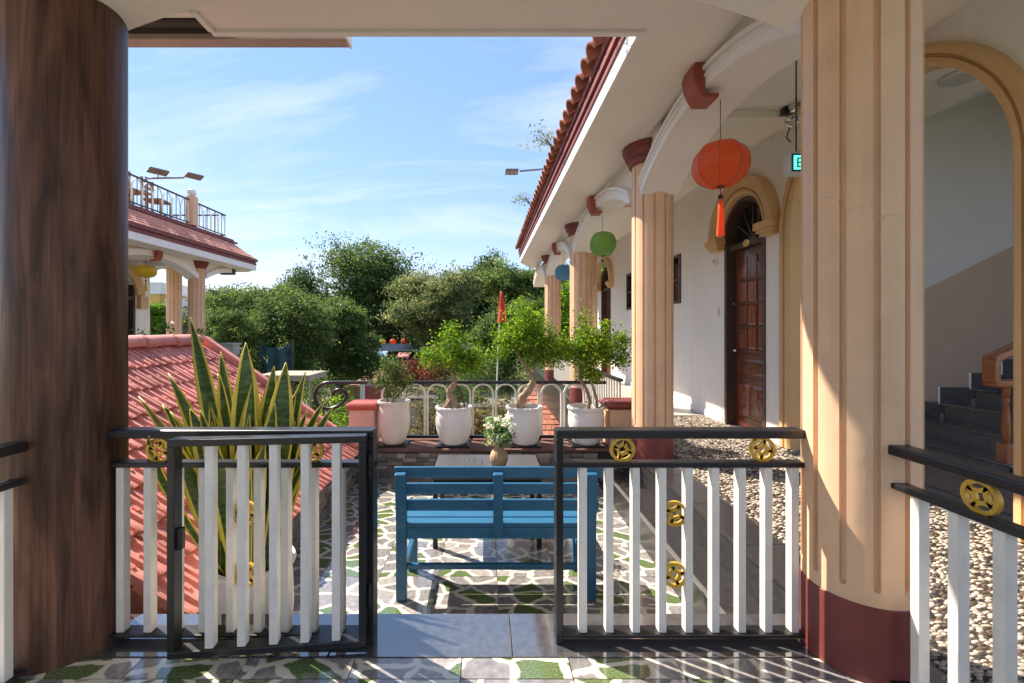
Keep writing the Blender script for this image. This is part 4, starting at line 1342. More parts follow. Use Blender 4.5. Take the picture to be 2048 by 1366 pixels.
while z < -.13:
    h = min(rr_.choice((.05, .07, .09)), -.125-z)
    if h < .02: break
    y = 1.94
    while y < 4.80:
        L = min(rr_.uniform(.09, .24), 4.8-y)
        if L < .03: break
        dp = rr_.uniform(.03, .07)
        link('stone', rr_.choice(ROCKS['stone_pale']), None, sw_, (-1.465+dp/2-.012, y+L/2, z+h/2), (0, 0, R(90)), (L-.004, dp, h-.004))
        y += L + .002
    z += h

# ---- end piers
def pier(loc, w, d, z0, z1, body, label):
    t = empty('pillar', loc, label, 'pillar')
    MB().box(-w/2, w/2, -d/2, d/2, z0-loc[2], z1-loc[2]-.08).build('body', body, t, bevel=.008)
    k = MB(); e = .035; zt = z1-loc[2]
    k.box(-w/2-e*.5, w/2+e*.5, -d/2-e*.5, d/2+e*.5, zt-.0799, zt-.06)
    q = [(-w/2-e, -d/2-e), (w/2+e, -d/2-e), (w/2+e, d/2+e), (-w/2-e, d/2+e)]
    q2 = [(a*.86, b*.86) for a, b in q]
    k.add([(a, b, zt-.0595) for a, b in q] + [(a, b, zt-.03) for a, b in q] + [(a, b, zt) for a, b in q2],
          [(0,3,2,1), (0,1,5,4), (1,2,6,5), (2,3,7,6), (3,0,4,7), (4,5,9,8), (5,6,10,9), (6,7,11,10), (7,4,8,11), (8,9,10,11)])
    k.build('cap', 'cap_red' if body == 'pink_wall' else 'maroon', t, bevel=.006)
    return t
pier((-1.385, 5.03, PZ), .28, .26, GZ, .41, 'pink_wall', 'pink pillar with red cap left of the potted bonsai trees')
pier((1.63, 5.06, LZ), .50, .34, GZ, .42, 'peach', 'wide peach pillar with maroon cap behind the first right hand column')

# ---- arched balustrade on the ledge
bal = empty('balustrade', (0, 5.22, LZ), 'balustrade of white arched bars with round black handrail and scroll end', 'balustrade')
ZR = .60 - LZ
pts = [(1.42, 0, ZR)] + [(x, 0, ZR) for x in lin(1.3, -1.84, 12)]
# scroll end: outer curl then inner spiral
cxs, czs = -1.86, ZR-.168
sc = []
for i in range(46):
    u = i/45; a = PI/2 + u*2*PI*1.22
    rr = .168 - .115*max(0, (u-.28)/.72)**.9
    off = .10*min(1, max(0, (u-.40)/.22))
    sc.append((cxs + rr*math.cos(a) + off, 0, czs + rr*math.sin(a)))
MB().tube(pts + sc[1:], .021, 10).build('handrail', 'black_metal', bal, smooth=50)
MB().box(-1.24, 1.375, -.018, .018, .02, .055).build('bottom_rail', 'black_metal', bal, bevel=.003)
for k in range(10):
    x0 = -1.25 + .27*k
    if x0 + .25 > 1.40: break
    r_ = .118
    path = [(x0+.135-r_, 0, .055), (x0+.135-r_, 0, ZR-.02-r_)] + [(x0+.135+r_*math.cos(t), 0, ZR-.02-r_+r_*math.sin(t)) for t in lin(PI, 0, 14)][1:] + [(x0+.135+r_, 0, .055)]
    fr = []
    m = MB()
    for i in range(len(path)-1):
        m.bar(path[i], path[i+1], .030, .022, (0, 0, 1) if abs(path[i+1][2]-path[i][2]) < .2 else (1, 0, 0))
    m.build('arch_bar', 'white_paint', bal)
for x in (-.98, -.17, .64):
    MB().box(x-.012, x+.012, -.012, .012, 0, .02).build('foot', 'black_metal', bal)
# picket railing along the far corridor
pk = empty('railing', (1.62, 5.9, 0), 'white picket railing under the corridor arch behind the bonsai', 'railing')
MB().box(-.03, .03, -.62, 1.38, .60, .635).build('top_rail', 'black_metal', pk, bevel=.004)
MB().box(-.02, .02, -.62, 1.38, .05, .07).build('bottom_rail', 'black_metal', pk, bevel=.003)
for k in range(17):
    MB().box(-.012, .012, -.57+.118*k-.012, -.57+.118*k+.012, .07, .60).build('baluster', 'white_paint', pk)
pk = empty('railing', (1.62, 9.1, 0), 'white picket railing between the two farthest corridor columns', 'railing')
MB().box(-.03, .03, -1.38, 1.38, .60, .635).build('top_rail', 'black_metal', pk, bevel=.004)
MB().box(-.02, .02, -1.38, 1.38, .05, .07).build('bottom_rail', 'black_metal', pk, bevel=.003)
for k in range(23):
    MB().box(-.012, .012, -1.3+.118*k-.012, -1.3+.118*k+.012, .07, .60).build('baluster', 'white_paint', pk)

# ================================================================== POTTED PLANTS
def limb(pts, rs, name, m, parent, seg=10):
    return MB().tube(pts, rs, seg).build(name, m, parent, smooth=60)
def spline(P, n=6):
    P = [Vector(p) for p in P]; out = []
    for i in range(len(P)-1):
        p0, p1, p2, p3 = P[max(i-1,0)], P[i], P[i+1], P[min(i+2, len(P)-1)]
        for j in range(n):
            t = j/n
            out.append(.5*((2*p1) + (p2-p0)*t + (2*p0-5*p1+4*p2-p3)*t*t + (3*p1-p0-3*p2+p3)*t**3))
    out.append(P[-1]); return out
def jar(t, h, rb, rm, rt, m, swirl=False):
    prof = [(rb*.9,0), (rb,.012)] + [(rb + (rm-rb)*math.sin(PI/2*min(1, u/.62)) if u < .62 else rm + (rt-rm)*((u-.62)/.38)**1.6, .012+(h-.05)*u) for u in lin(.05, 1, 14)]
    prof += [(rt+.016, h-.034), (rt+.022, h-.018), (rt+.016, h-.003), (rt-.004, h), (rt-.016, h-.02), (rt-.02, h-.06)]
    seg = 48; mb = MB()
    for r_, z in prof:
        for j in range(seg):
            a = 2*PI*j/seg
            w = 1 + (.014*max(0, math.sin(5*a + z*9))**2 if swirl and z < h-.06 else 0)
            mb.v.append((r_*w*math.cos(a), r_*w*math.sin(a), z))
    for i in range(len(prof)-1):
        for j in range(seg):
            a = i*seg+j; b = i*seg+(j+1) % seg; mb.f.append((a, b, b+seg, a+seg))
    mb.f.append(tuple(reversed(range(seg))))
    mb.build('pot', m, t, smooth=45)
def bonsai(x, h, rb, rm, rt, pm_, label, trunks, blobs, nl, lm, lsize, seed, soil='soil', swirl=True, y=5.0):
    t = empty('potted_bonsai', (x, y, LZ+.001), label, 'bonsai', 'potted bonsai trees on the ledge')
    MB().box(-rb-.03, rb+.03, -rb-.0, rb+.03, 0, .022).build('tray', 'plastic_black', t, bevel=.006)
    pot = empty_pot = t
    jar_off = MB()
    jar(t, h, rb, rm, rt, pm_, swirl)
    for ch in t.children:
        if ch.name.startswith('pot') and ch.location.z == 0: ch.location.z = .022
    MB().lathe([(rt-.021, h-.045), (rt*.6, h-.035), (0, h-.025)], seg=28).build('soil', soil, t, smooth=60)
    for P, r0, r1 in trunks:
        q = spline([(a, b, c_+h-.04) for a, b, c_ in P])
        n = len(q)
        rs = [r0 + (r1-r0)*(i/(n-1))**.8 for i in range(n)]
        rs = [r*(1+.12*math.sin(i*2.1+seed)) for i, r in enumerate(rs)]
        limb(q, rs, 'trunk', 'bark_pale' if r0 > .012 else 'bark', t)
    bl = [((a, b, c_+h-.04), r) for (a, b, c_), r in blobs]
    link('foliage', foliage_mesh('foliage', bl, nl, 14, .10, lsize, seed, flat=.75, aspect=.55, fill=1.8), lm, t)
    return t
D = 5.0
bonsai(-1.045, .485, .125, .178, .165, 'cream_pot', 'small bushy bonsai in a tall cream pot, leftmost on the ledge',
       [([(0,0,0),(-.01,0,.10),(.02,0,.22),(.01,0,.34)], .02, .008), ([(0,0,.08),(-.08,.02,.16),(-.10,0,.28)], .011, .005), ([(.01,0,.08),(.09,0,.16),(.13,0,.24)], .011, .005), ([(-.06,0,0),(-.08,0,.12)], .009, .004)],
       [((0,0,.36),(.17,.14,.14)), ((-.12,0,.28),(.10,.10,.10)), ((.12,0,.26),(.10,.10,.10)), ((-.03,0,.47),(.11,.1,.08))], 150, 'leaf_mid', .030, 1, soil='moss', swirl=False)
bonsai(-.365, .42, .150, .205, .19, 'white_pot', 'bonsai with thick exposed roots in the second white pot from the left',
       [([(-.01,0,-.02),(.0,0,.12),(-.05,0,.22),(.01,0,.32),(-.02,0,.45),(.0,0,.56)], .052, .018), ([(-.02,-.01,.14),(-.11,-.02,.02),(-.12,-.02,-.03)], .025, .02),
        ([(.0,0,.12),(.10,.0,.02),(.15,0,-.02)], .028, .015), ([(0,0,.16),(-.09,.03,.10),(-.14,.0,.0)], .014, .01), ([(.0,0,.44),(-.16,0,.50),(-.26,.0,.54)], .014, .006), ([(0,0,.5),(.13,0,.56),(.22,0,.60)], .014, .006), ([(.02,0,.30),(.10,.02,.16),(.12,.03,.0)], .012, .01)],
       [((.02,0,.66),(.26,.20,.16)), ((.0,0,.84),(.12,.11,.12)), ((.22,0,.60),(.17,.15,.12)), ((-.22,0,.60),(.15,.13,.10)), ((-.02,0,.97),(.05,.05,.07)), ((-.33,0,.64),(.08,.08,.06)), ((.10,0,.52),(.2,.14,.09))], 330, 'leaf_bright', .034, 2)
bonsai(.435, .42, .150, .205, .19, 'white_pot', 'tallest bonsai with a bent pale trunk, third pot from the left',
       [([(0,0,-.02),(-.05,0,.10),(.05,0,.24),(.10,0,.34),(.09,0,.42)], .060, .034), ([(.09,0,.40),(-.04,.0,.58),(-.10,0,.72),(-.22,0,.84)], .026, .010), ([(.09,0,.40),(.12,.0,.55),(.08,0,.70),(.12,0,.85)], .020, .009), ([(-.08,0,.66),(-.04,0,.86),(.0,0,1.0)], .012, .006)],
       [((-.02,0,.86),(.30,.25,.20)), ((.22,0,.78),(.25,.22,.20)), ((-.18,0,.80),(.17,.17,.15)), ((.02,0,1.06),(.20,.17,.13)), ((.34,0,.66),(.17,.17,.15)), ((-.03,0,1.22),(.05,.05,.09)), ((.18,0,.60),(.2,.15,.09)), ((-.26,0,.62),(.09,.09,.06))], 620, 'leaf_bright', .032, 3)
bonsai(1.135, .42, .150, .205, .19, 'white_pot', 'wind swept bonsai with spiky shoots, rightmost pot beside the column',
       [([(.01,0,-.02),(.04,0,.12),(.0,0,.26),(-.07,0,.38),(-.02,0,.52)], .028, .014), ([(.12,0,-.02),(.12,0,.12),(.08,0,.28),(.02,0,.42)], .022, .012), ([(.10,.0,-.03),(.22,-.03,.12)], .02, .014), ([(-.02,0,.5),(.16,0,.64),(.34,0,.70),(.46,0,.76)], .012, .005), ([(-.02,0,.5),(.02,0,.74),(.0,0,1.05)], .010, .004)],
       [((.0,0,.62),(.22,.2,.22)), ((.03,0,.82),(.16,.15,.17)), ((.22,0,.70),(.20,.16,.14)), ((-.03,0,1.02),(.055,.06,.16)), ((.42,0,.80),(.11,.09,.11)), ((.38,0,.58),(.13,.12,.09)), ((.22,0,.95),(.05,.05,.09)), ((-.14,0,.7),(.12,.12,.13)), ((.06,0,.42),(.14,.12,.10))], 430, 'leaf_bright', .036, 4)

# ---- snake plant in a big white pot on the patio
sp_x, sp_y = -1.17, 2.22
snake = empty('potted_snake_plant', (sp_x, sp_y, PZ), 'tall snake plant with yellow edged leaves in a white pot behind the gate', 'plant')
SPH = .53
jar(snake, SPH, .13, .185, .175, 'white_pot')
MB().lathe([(.155, SPH-.05), (.1, SPH-.04), (0, SPH-.03)], seg=28).build('soil', 'soil', snake, smooth=60)
def snake_leaf(base, tip, w, bend, twist, seed):
    g_ = random.Random(seed)
    base = Vector(base); tip = Vector(tip); n = 16
    mid = (base+tip)/2 + Vector(bend)
    side0 = Vector((math.cos(twist), math.sin(twist), 0))
    prof = [-1, -.68, 0, .68, 1]
    V = []; F = []; MI = []
    for i in range(n+1):
        t = i/n
        p = base*(1-t)**2 + mid*2*t*(1-t) + tip*t*t
        tg = ((mid-base)*(1-t) + (tip-mid)*t).normalized()
        tw = g_.uniform(-.02, .02) + twist + t*.4*math.sin(seed*1.7)
        sd = Vector((math.cos(tw), math.sin(tw), 0)); sd = (sd - tg*sd.dot(tg)).normalized()
        nm = sd.cross(tg)
        ww = w*(.55 + .9*t - .35*t*t) if t < .55 else w*(.55+.9*.55-.35*.3025)*max(0, 1-((t-.55)/.45)**2.1)
        ww = max(ww, .0012)
        for q in prof: V.append(tuple(p + sd*q*ww*.5 + nm*(abs(q)**1.5)*ww*.16))
    for i in range(n):
        for j in range(4):
            a = i*5+j; F.append((a, a+1, a+6, a+5)); MI.append(1 if j in (0, 3) else 0)
    me = bpy.data.meshes.new('leaf'); me.from_pydata(V, [], F); me.materials.append(MATS['snake_green']); me.materials.append(MATS['snake_yellow'])
    me.polygons.foreach_set('material_index', MI); me.polygons.foreach_set('use_smooth', [True]*len(F)); me.update()
    o = bpy.data.objects.new('leaf', me); COL.objects.link(o); o.parent = snake
    s_ = o.modifiers.new('solid', 'SOLIDIFY'); s_.thickness = .004
    return o
rs_ = random.Random(19)
# tips given in metres relative to the pot centre, heights above the patio
tips = [(-.07,.05,1.50,.06), (-.24,-.02,1.40,.05), (.13,.08,1.40,.055), (.02,-.06,1.42,.055), (-.15,-.04,1.46,.05), (.20,.02,1.22,.06), (-.39,-.05,1.28,.05), (-.33,.08,1.38,.05), (-.29,-.05,1.745,.06), (-.57,-.02,1.35,.065), (-.45,.02,1.46,.06), (-.03,-.02,1.62,.085), (-.20,.05,1.57,.07), (-.12,.10,1.56,.075),
        (.09,.02,1.50,.075), (.17,-.02,1.52,.085), (.25,.02,1.47,.05), (.29,-.05,1.29,.05), (.39,.02,1.29,.05), (-.27,-.08,1.30,.075),
        (.04,-.12,1.28,.07), (-.36,.06,1.22,.06), (.20,.10,1.34,.07), (-.07,.12,1.44,.07), (-.26,.12,1.45,.07), (.33,.08,1.20,.045), (.10,.12,1.30,.07),
        (-.19,-.13,1.18,.07), (.0,.05,1.35,.065), (-.5,.05,1.18,.055), (.24,-.08,1.12,.06), (-.33,-.10,1.02,.06), (.12,-.13,1.02,.065), (-.10,-.14,1.0,.065),
        (-.43,-.02,.95,.05), (.30,.0,.92,.05), (-.16,.14,1.2,.06), (.02,.14,1.15,.06), (-.30,.02,.88,.05), (.22,.04,.86,.05)]
tips = [(a, b, c_ + (.12 if c_ < 1.22 else 0), d) for a, b, c_, d in tips]
tips += [(a*.85 + rs_.uniform(-.06, .06), b + rs_.uniform(-.08, .08), c_*rs_.uniform(.80, .95), d*.9) for a, b, c_, d in tips[:24]]
for i, (tx, ty, tz, w) in enumerate(tips):
    k = min(1, .13/max(.01, math.hypot(tx, ty)))*.9
    bx, by = tx*k*rs_.uniform(.5, 1), ty*k + rs_.uniform(-.05, .05)
    b_ = (bx, max(-.12, min(.12, by)), SPH-.06)
    snake_leaf(b_, (tx, ty, tz), w*1.75, (-tx*.22 + rs_.uniform(-.04, .04), rs_.uniform(-.03, .03), .03), rs_.uniform(-.5, .5), i+1)
# one leaf leaning over the handrail
snake_leaf((-.10,-.08,SPH-.06), (-.15,-.50,1.27), .05, (-.14,-.06,.22), .2, 77)

# ================================================================== LOWER TILED ROOF (left)
RXr, RZr, RXe, RZe = -3.10, 1.10, -1.42, -.07
RYa, RYb = 2.02, 4.80
rlen = math.hypot(RXe-RXr, RZr-RZe); rp = math.atan2(RZr-RZe, RXe-RXr)
troof = empty('tiled_roof', (RXr, (RYa+RYb)/2, RZe), 'salmon red interlocking tile roof sloping down to the patio on the left', 'roof')
u_ = Vector((math.cos(rp), 0, -math.sin(rp))); nrm_ = Vector((math.sin(rp), 0, math.cos(rp)))
def rpt(s, y, h): return Vector((RXr, y, RZr)) + u_*s + nrm_*h
m = MB(); q = [rpt(0,RYa,-.03), rpt(rlen-.05,RYa,-.03), rpt(rlen-.05,RYb,-.03), rpt(0,RYb,-.03)]
q2 = [p - Vector((0,0,.12)) for p in q]
m.add(q+q2, [(0,1,2,3),(7,6,5,4),(0,4,5,1),(1,5,6,2),(2,6,7,3),(3,7,4,0)])
# the far slope and walls below
m.add([(RXr,RYa,RZr-.03),(RXr,RYb,RZr-.03),(RXr-1.7,RYb,RZe),(RXr-1.7,RYa,RZe)], [(0,1,2,3)])
o = m.build('roof_deck', 'roof_tile_dark'); wchild(o, troof)
o = MB().box(RXr-1.5, RXe-.2, RYa+.1, RYb-.1, GZ, RZe-.2).build('wall', 'pink_wall'); wchild(o, troof)
def roof_tile_mesh(w=.205, L=.30):
    m = MB()
    prof = [(-.5,0),(-.47,.022),(-.40,.026),(-.36,.006),(-.10,.004),(-.06,.020),(.02,.022),(.06,.004),(.34,.004),(.38,.02),(.46,.024),(.5,.002)]
    k = len(prof); stations = [(0, .012), (.04, .012), (L-.05, 0), (L-.015, .004), (L, -.006)]
    for s_, dz in stations:
        lift = .030 * (s_/L)
        for a, h in prof:
            m.v.append((s_, a*w, h + lift + dz*.3))
    for s_, dz in stations:
        lift = .030*(s_/L)
        for a, h in prof: m.v.append((s_, a*w, h + lift - .016))
    n = len(stations)
    for i in range(n-1):
        for j in range(k-1):
            q = i*k+j
            m.f.append((q, q+k, q+k+1, q+1)); m.f.append((n*k+q, n*k+q+1, n*k+q+k+1, n*k+q+k))
    for i in range(n-1):
        q = i*k; m.f.append((q, n*k+q, n*k+q+k, q+k)); q = i*k+k-1; m.f.append((q, q+k, n*k+q+k, n*k+q))
    for j in range(k-1):
        m.f.append((j, j+1, n*k+j+1, n*k+j)); q = (n-1)*k+j; m.f.append((q, n*k+q, n*k+q+1, q+1))
    # small raised lugs on the pans
    for yy in (-.23, .20):
        m.box(.15, .19, yy*w-.012, yy*w+.012, .02, .034)
    return m.mesh('tile', 30)
RT = roof_tile_mesh()
ncol, nrow = 13, 8
cw_ = (RYb-RYa)/ncol; rw_ = rlen/nrow
rt_ = random.Random(4)
for i in range(nrow):
    for j in range(ncol):
        p = rpt(rw_*i + .02, RYa + cw_*(j+.5), -.024 + rt_.uniform(-.003, .003))
        o = link('roof_tile', RT, 'roof_tile', None, p, (0, rp + rt_.uniform(-.012, .012), rt_.uniform(-.012, .012))); wchild(o, troof)
# ridge caps and verge caps
def cap_mesh(L, r, flat):
    m = MB(); n = 10; pts = []
    for xx, rr in ((0, r*1.08), (.03, r*1.10), (.05, r), (L, r*.92)):
        for t in lin(-.15*PI, 1.15*PI, n): pts.append((xx, rr*math.cos(t), rr*math.sin(t)*flat))
    k = n+1
    f = [(i*k+j, i*k+j+1, (i+1)*k+j+1, (i+1)*k+j) for i in range(3) for j in range(n)]
    f += [tuple(range(k)), tuple(reversed(range(3*k, 4*k)))]
    return m.add(pts, f).mesh('cap', 40)
RC = cap_mesh(.40, .095, .75)
for k in range(7):
    o = link('ridge_tile', RC, 'roof_tile', None, (RXr, RYa + .38*k, RZr+.005), (0, R(-1.5), R(90))); wchild(o, troof)
vm = MB()
for s0, s1 in ((0, .5), (.5, 1.0), (1.0, 1.5), (1.5, rlen)):
    for y_ in (RYb,):
        v = MB().bar(rpt(s0+.004, y_, .035), rpt(s1-.002, y_, .035), .08, .075, (nrm_.x, 0, nrm_.z))
        o = v.build('verge_tile', 'roof_tile', bevel=.012); wchild(o, troof)

# awning cassette under the porch eave
aw = empty('awning_cassette', (-1.5, 2.7, 3.0), 'long pinkish awning box fixed under the porch eave, top left', 'awning')
MB().box(-2.0, .655, -.05, .03, -.02, .06).build('box', 'pink_metal', aw, bevel=.006)
MB().box(-2.0, .64, -.052, -.0505, .015, .05).build('slot', 'dark_brown', aw)
MB().box(.655, .668, -.055, .035, -.024, .064).build('end_cap', 'white_trim', aw, bevel=.004)
MB().box(-2.1, -.08, -.40, .03, .098, .112).build('backing', 'dark_brown', aw)
MB().box(-2.0, -.09, -.03, .02, .0605, .097).build('bracket', 'pink_metal', aw)
MB().tube([(-1.9, -.13, .045), (-.15, -.13, .045)], .014, 8).build('roller', 'plastic_black', aw, smooth=40)

# ================================================================== HOUSE ACROSS THE COURTYARD (left)
lh = empty('guest_house', (-8, 10, GZ), 'far left house with red tiled eave and roof terrace across the courtyard', 'building')
def LB(mb, n, m, bev=0, smooth=None):
    o = mb.build(n, m, bevel=bev, smooth=smooth); return wchild(o, lh)
LX = -6.85
for cx_, cy_, cap_ in ((-7.5, 11.4, True), (-7.5, 8.2, True), (-9.0, 12.7, False)):
    c = flute_column('column', None, cx_, cy_, .19, -.1, SOF-.03, 'peach', 'maroon', cap=cap_, phase=4); wchild(c, lh)
def Larch(a, b, zs, rise, v0, v1, ax='y', part=1.0):
    o = beam_arch(None, a, b, zs, rise, v0, v1, SOF-.03, axis=ax, part=part); return wchild(o, lh)
Larch(8.36, 11.24, 2.50, .34, -7.34, -7.66)
Larch(11.56, 14.2, 2.55, .30, -7.34, -7.66, part=.47)
o = MB().box(-7.7, -7.3, 12.72, 12.84, 2.80, 2.96).build('bracket_end', 'dark_brown', bevel=.01); wchild(o, lh)
Larch(-8.85, -7.66, 2.6, .25, 11.25, 11.55, 'x')
o = keystone(None, -7.33, 9.8, 2.78, side=1); wchild(o, lh)
LB(slab([(LX,4.5),(LX,13.0),(-7.3,13.5),(-9.4,13.5),(-9.4,4.5)], SOF-.03, SOF+.07, 'soffit', 'soffit', None), 'x', None) if False else wchild(slab([(LX,4.5),(LX,13.0),(-7.3,13.5),(-9.4,13.5),(-9.4,4.5)], SOF-.03, SOF+.07, 'soffit', 'soffit', None), lh)
LB(MB().box(LX, LX+.03, 4.5, 13.0, SOF-.04, SOF+.115), 'fascia_band', 'white_trim')
LB(MB().box(-9.4, LX+.028, 13.001, 13.06, SOF-.041, SOF+.116), 'fascia_band', 'white_trim')
for a, b, t in ((.115, .165, .05), (.165, .205, .035), (.205, .28, .075)):
    LB(MB().box(LX-.2, LX+t, 4.5, 13.0+t, SOF+a+.001, SOF+b), 'fascia_moulding', 'maroon', .004)
# pent roof band: ribs of tile rows
LT = (-7.25, 3.68)
LB(MB().add([(LX+.06,4.5,SOF+.285),(LX+.06,13.08,SOF+.285),(LT[0],12.6,LT[1]),(LT[0],4.5,LT[1]),(-9.4,13.08,SOF+.285),(-9.4,12.6,LT[1])], [(0,1,2,3),(1,4,5,2)]), 'pent_roof', 'roof_far')
tm = MB()
for i in range(6):
    u0 = i/6
    xa = LX+.06 + (LT[0]-LX-.06)*u0; za = SOF+.285 + (LT[1]-SOF-.285)*u0
    xb = LX+.06 + (LT[0]-LX-.06)*(u0+1/6); zb = SOF+.285 + (LT[1]-SOF-.285)*(u0+1/6)
    for k in range(46):
        y_ = 4.55 + .178*k
        if y_ > 12.75 - .1*i: break
        tm.add([(xa+.02,y_,za-.002),(xa+.02,y_+.165,za-.002),(xb+.005,y_+.165,zb-.002),(xb+.005,y_,zb-.002),
                (xa+.03,y_,za+.010),(xa+.03,y_+.165,za+.010),(xb+.012,y_+.165,zb+.004),(xb+.012,y_,zb+.004)],
               [(4,5,6,7),(0,1,5,4),(1,2,6,5),(2,3,7,6),(3,0,4,7)])
o = LB(tm, 'roof_tiles', 'roof_far'); o['kind'] = 'stuff'
# terrace ledge
LB(MB().box(-9.4, LT[0]+.06, 4.5, 12.75, LT[1], LT[1]+.05), 'terrace_ledge', 'maroon', .006)
LB(MB().box(-9.4, LT[0]+.0, 4.5, 12.66, LT[1]+.051, LT[1]+.11), 'terrace_ledge', 'maroon', .006)
# walls: arched window and end pilaster
wl_ = MB(); X0, X1 = -9.25, -9.05
c0, h = 10.75, .62
wl_.box(X0, X1, 4.5, c0-h, GZ, SOF-.03)
us = [c0 - h*math.cos(t) for t in lin(0, PI, 24)]
wl_.strips(us, lambda u: 2.1 + math.sqrt(max(0, h*h-(u-c0)**2)), lambda u: SOF-.03, X0, X1)
wl_.box(X0, X1, c0+h, 11.85, GZ, SOF-.03); wl_.box(X0, X1, c0-h, c0+h, GZ, -.2)
LB(wl_, 'wall', 'white_wall', smooth=25)
LB(MB().box(-9.20, -9.18, c0-h, c0+h, -.2, 2.75), 'window', 'dark_glass')
fr = MB()
for y_ in (c0-h+.03, c0, c0+h-.03): fr.box(-9.19, -9.06, y_-.03, y_+.03, -.2, 2.6)
fr.box(-9.19, -9.07, c0-h, c0+h, 1.98, 2.06)
LB(fr, 'window_frame', 'dark_frame', .004)
o = arch_trim(None, c0-h, c0+h, 2.1, 0, [(-.004,-.001),(-.004,.05),(.05,.08),(.2,.09),(.22,-.001)], 'door_hood', x=-9.05, legs=False)
o.scale = (1, 1, 1); wchild(o, lh)
for v in o.data.vertices: v.co.x = -9.05 + (-9.05 - v.co.x)
LB(MB().box(-9.049, -8.93, c0+h+.02, c0+h+.28, 1.75, 2.08), 'impost', 'tan_trim', .01)
LB(MB().box(-9.4, -6.9, 4.5, 13.0, -.25, -.1), 'balcony_slab', 'grey_concrete')
LB(MB().box(-9.3, -6.95, 4.5, 12.95, GZ, -.26), 'lower_wall', 'white_wall')
# terrace railing
tr_ = empty('railing', (-7.3, 9, LT[1]+.11), 'thin black and white arched railing on the roof terrace at upper left', 'railing')
def TB(mb, n, m): o = mb.build(n, m); return wchild(o, tr_)
zb_ = LT[1]+.11
for a, b in ((5.0, 10.80), (11.05, 12.3)):
    TB(MB().box(-7.32, -7.28, a, b, zb_+.60, zb_+.63), 'top_rail', 'black_metal')
    TB(MB().box(-7.315, -7.285, a, b, zb_+.04, zb_+.065), 'bottom_rail', 'black_metal')
    k = int((b-a)/.29)
    w = (b-a)/k
    for i in range(k):
        ya = a + w*i; r_ = w/2-.012
        path = [(-7.3, ya+.012, zb_+.065), (-7.3, ya+.012, zb_+.36)] + [(-7.3, ya+w/2+r_*math.cos(t), zb_+.36+.22*math.sin(t)) for t in lin(PI, 0, 10)][1:] + [(-7.3, ya+w-.012, zb_+.065)]
        TB(MB().tube(path, .011, 5), 'arch_bar', 'white_paint')
        TB(MB().tube([(-7.3, ya+w/2, zb_+.06), (-7.3, ya+w/2, zb_+.60)], .008, 5), 'rod', 'black_metal')
for x_ in lin(-8.9, -7.3, 6):
    TB(MB().tube([(x_, 12.3, zb_+.06), (x_, 12.3, zb_+.60)], .014, 5), 'baluster', 'white_paint')
TB(MB().box(-9.0, -7.28, 12.28, 12.32, zb_+.601, zb_+.631), 'top_rail', 'black_metal')
TB(MB().box(-9.0, -7.28, 12.285, 12.315, zb_+.041, zb_+.066), 'bottom_rail', 'black_metal')
tp = empty('pillar', (-7.3, 10.92, LT[1]+.11), 'peach terrace pillar with white carved ball between the railings', 'pillar')
MB().box(-.10, .10, -.10, .10, 0, .70).build('body', 'peach', tp, bevel=.012)
MB().box(-.085, .085, -.085, .085, .701, .73).build('neck', 'peach', tp, bevel=.006)
bl = MB(); n_, m_ = 18, 10
for i in range(m_+1):
    t = PI*i/m_
    for j in range(n_):
        a = 2*PI*j/n_; rr = .10*(1+.10*math.cos(6*a))*math.sin(t)
        bl.v.append((rr*math.cos(a), rr*math.sin(a), .82 - .09*math.cos(t)))
for i in range(m_):
    for j in range(n_):
        a = i*n_+j; b = i*n_+(j+1) % n_; bl.f.append((a, b, b+n_, a+n_))
bl.build('ball', 'white_pot', tp, smooth=60)
# terrace chairs
def chair(loc, rz, label):
    t = empty('chair', loc, label, 'chair', 'wooden chairs on the roof terrace', rz=rz)
    MB().box(-.22, .22, -.22, .22, .42, .46).build('seat', 'wood_pale', t, bevel=.006)
    for sx in (-1, 1):
        for sy in (-1, 1): MB().box(sx*.20-.02, sx*.20+.02, sy*.20-.02, sy*.20+.02, 0, .419).build('leg', 'wood_pale', t)
        MB().box(sx*.20-.02, sx*.20+.02, .18, .22, .461, .95).build('back_post', 'wood_pale', t)
    for z in (.60, .72, .84): MB().box(-.179, .179, .19, .21, z, z+.06).build('back_slat', 'wood_pale', t)
    return t
for k, yy in enumerate((7.9, 8.75, 9.6, 10.35)):
    chair((-7.75, yy, LT[1]+.11), R(90 + 8*(k % 2)), 'wooden slat back chair behind the terrace railing, %s from the left' % ('first', 'second', 'third', 'fourth')[k])
# twin headed solar lamp on the terrace
lamp = empty('solar_lamp', (-8.5, 11.0, LT[1]+.11), 'twin headed solar street lamp above the left roof terrace', 'lamp')
MB().tube([(0,0,0), (0,0,1.24)], .03, 10).build('pole', 'lamp_metal', lamp, smooth=40)
MB().tube([(0,0,1.20), (.95,0,1.22)], .025, 8).build('arm', 'lamp_metal', lamp, smooth=40)
def lamp_head(t, c, s_=.30, tilt=0):
    m = MB().add([(-s_,0,.0),(0,-s_*.95,.0),(s_,0,.0),(0,s_*.95,.0),(-s_*.9,0,.035),(0,-s_*.85,.035),(s_*.9,0,.035),(0,s_*.85,.035)],
                 [(3,2,1,0),(4,5,6,7),(0,1,5,4),(1,2,6,5),(2,3,7,6),(3,0,4,7)])
    return m.build('head', 'lamp_dark', t, bevel=.005, loc=c, rot=(R(-4), tilt, 0))
lamp_head(lamp, (.30, 0, 1.36)); MB().tube([(.30,0,1.22), (.30,0,1.35)], .014, 6).build('stem', 'lamp_metal', lamp)
lamp_head(lamp, (1.20, 0, 1.24), .26)
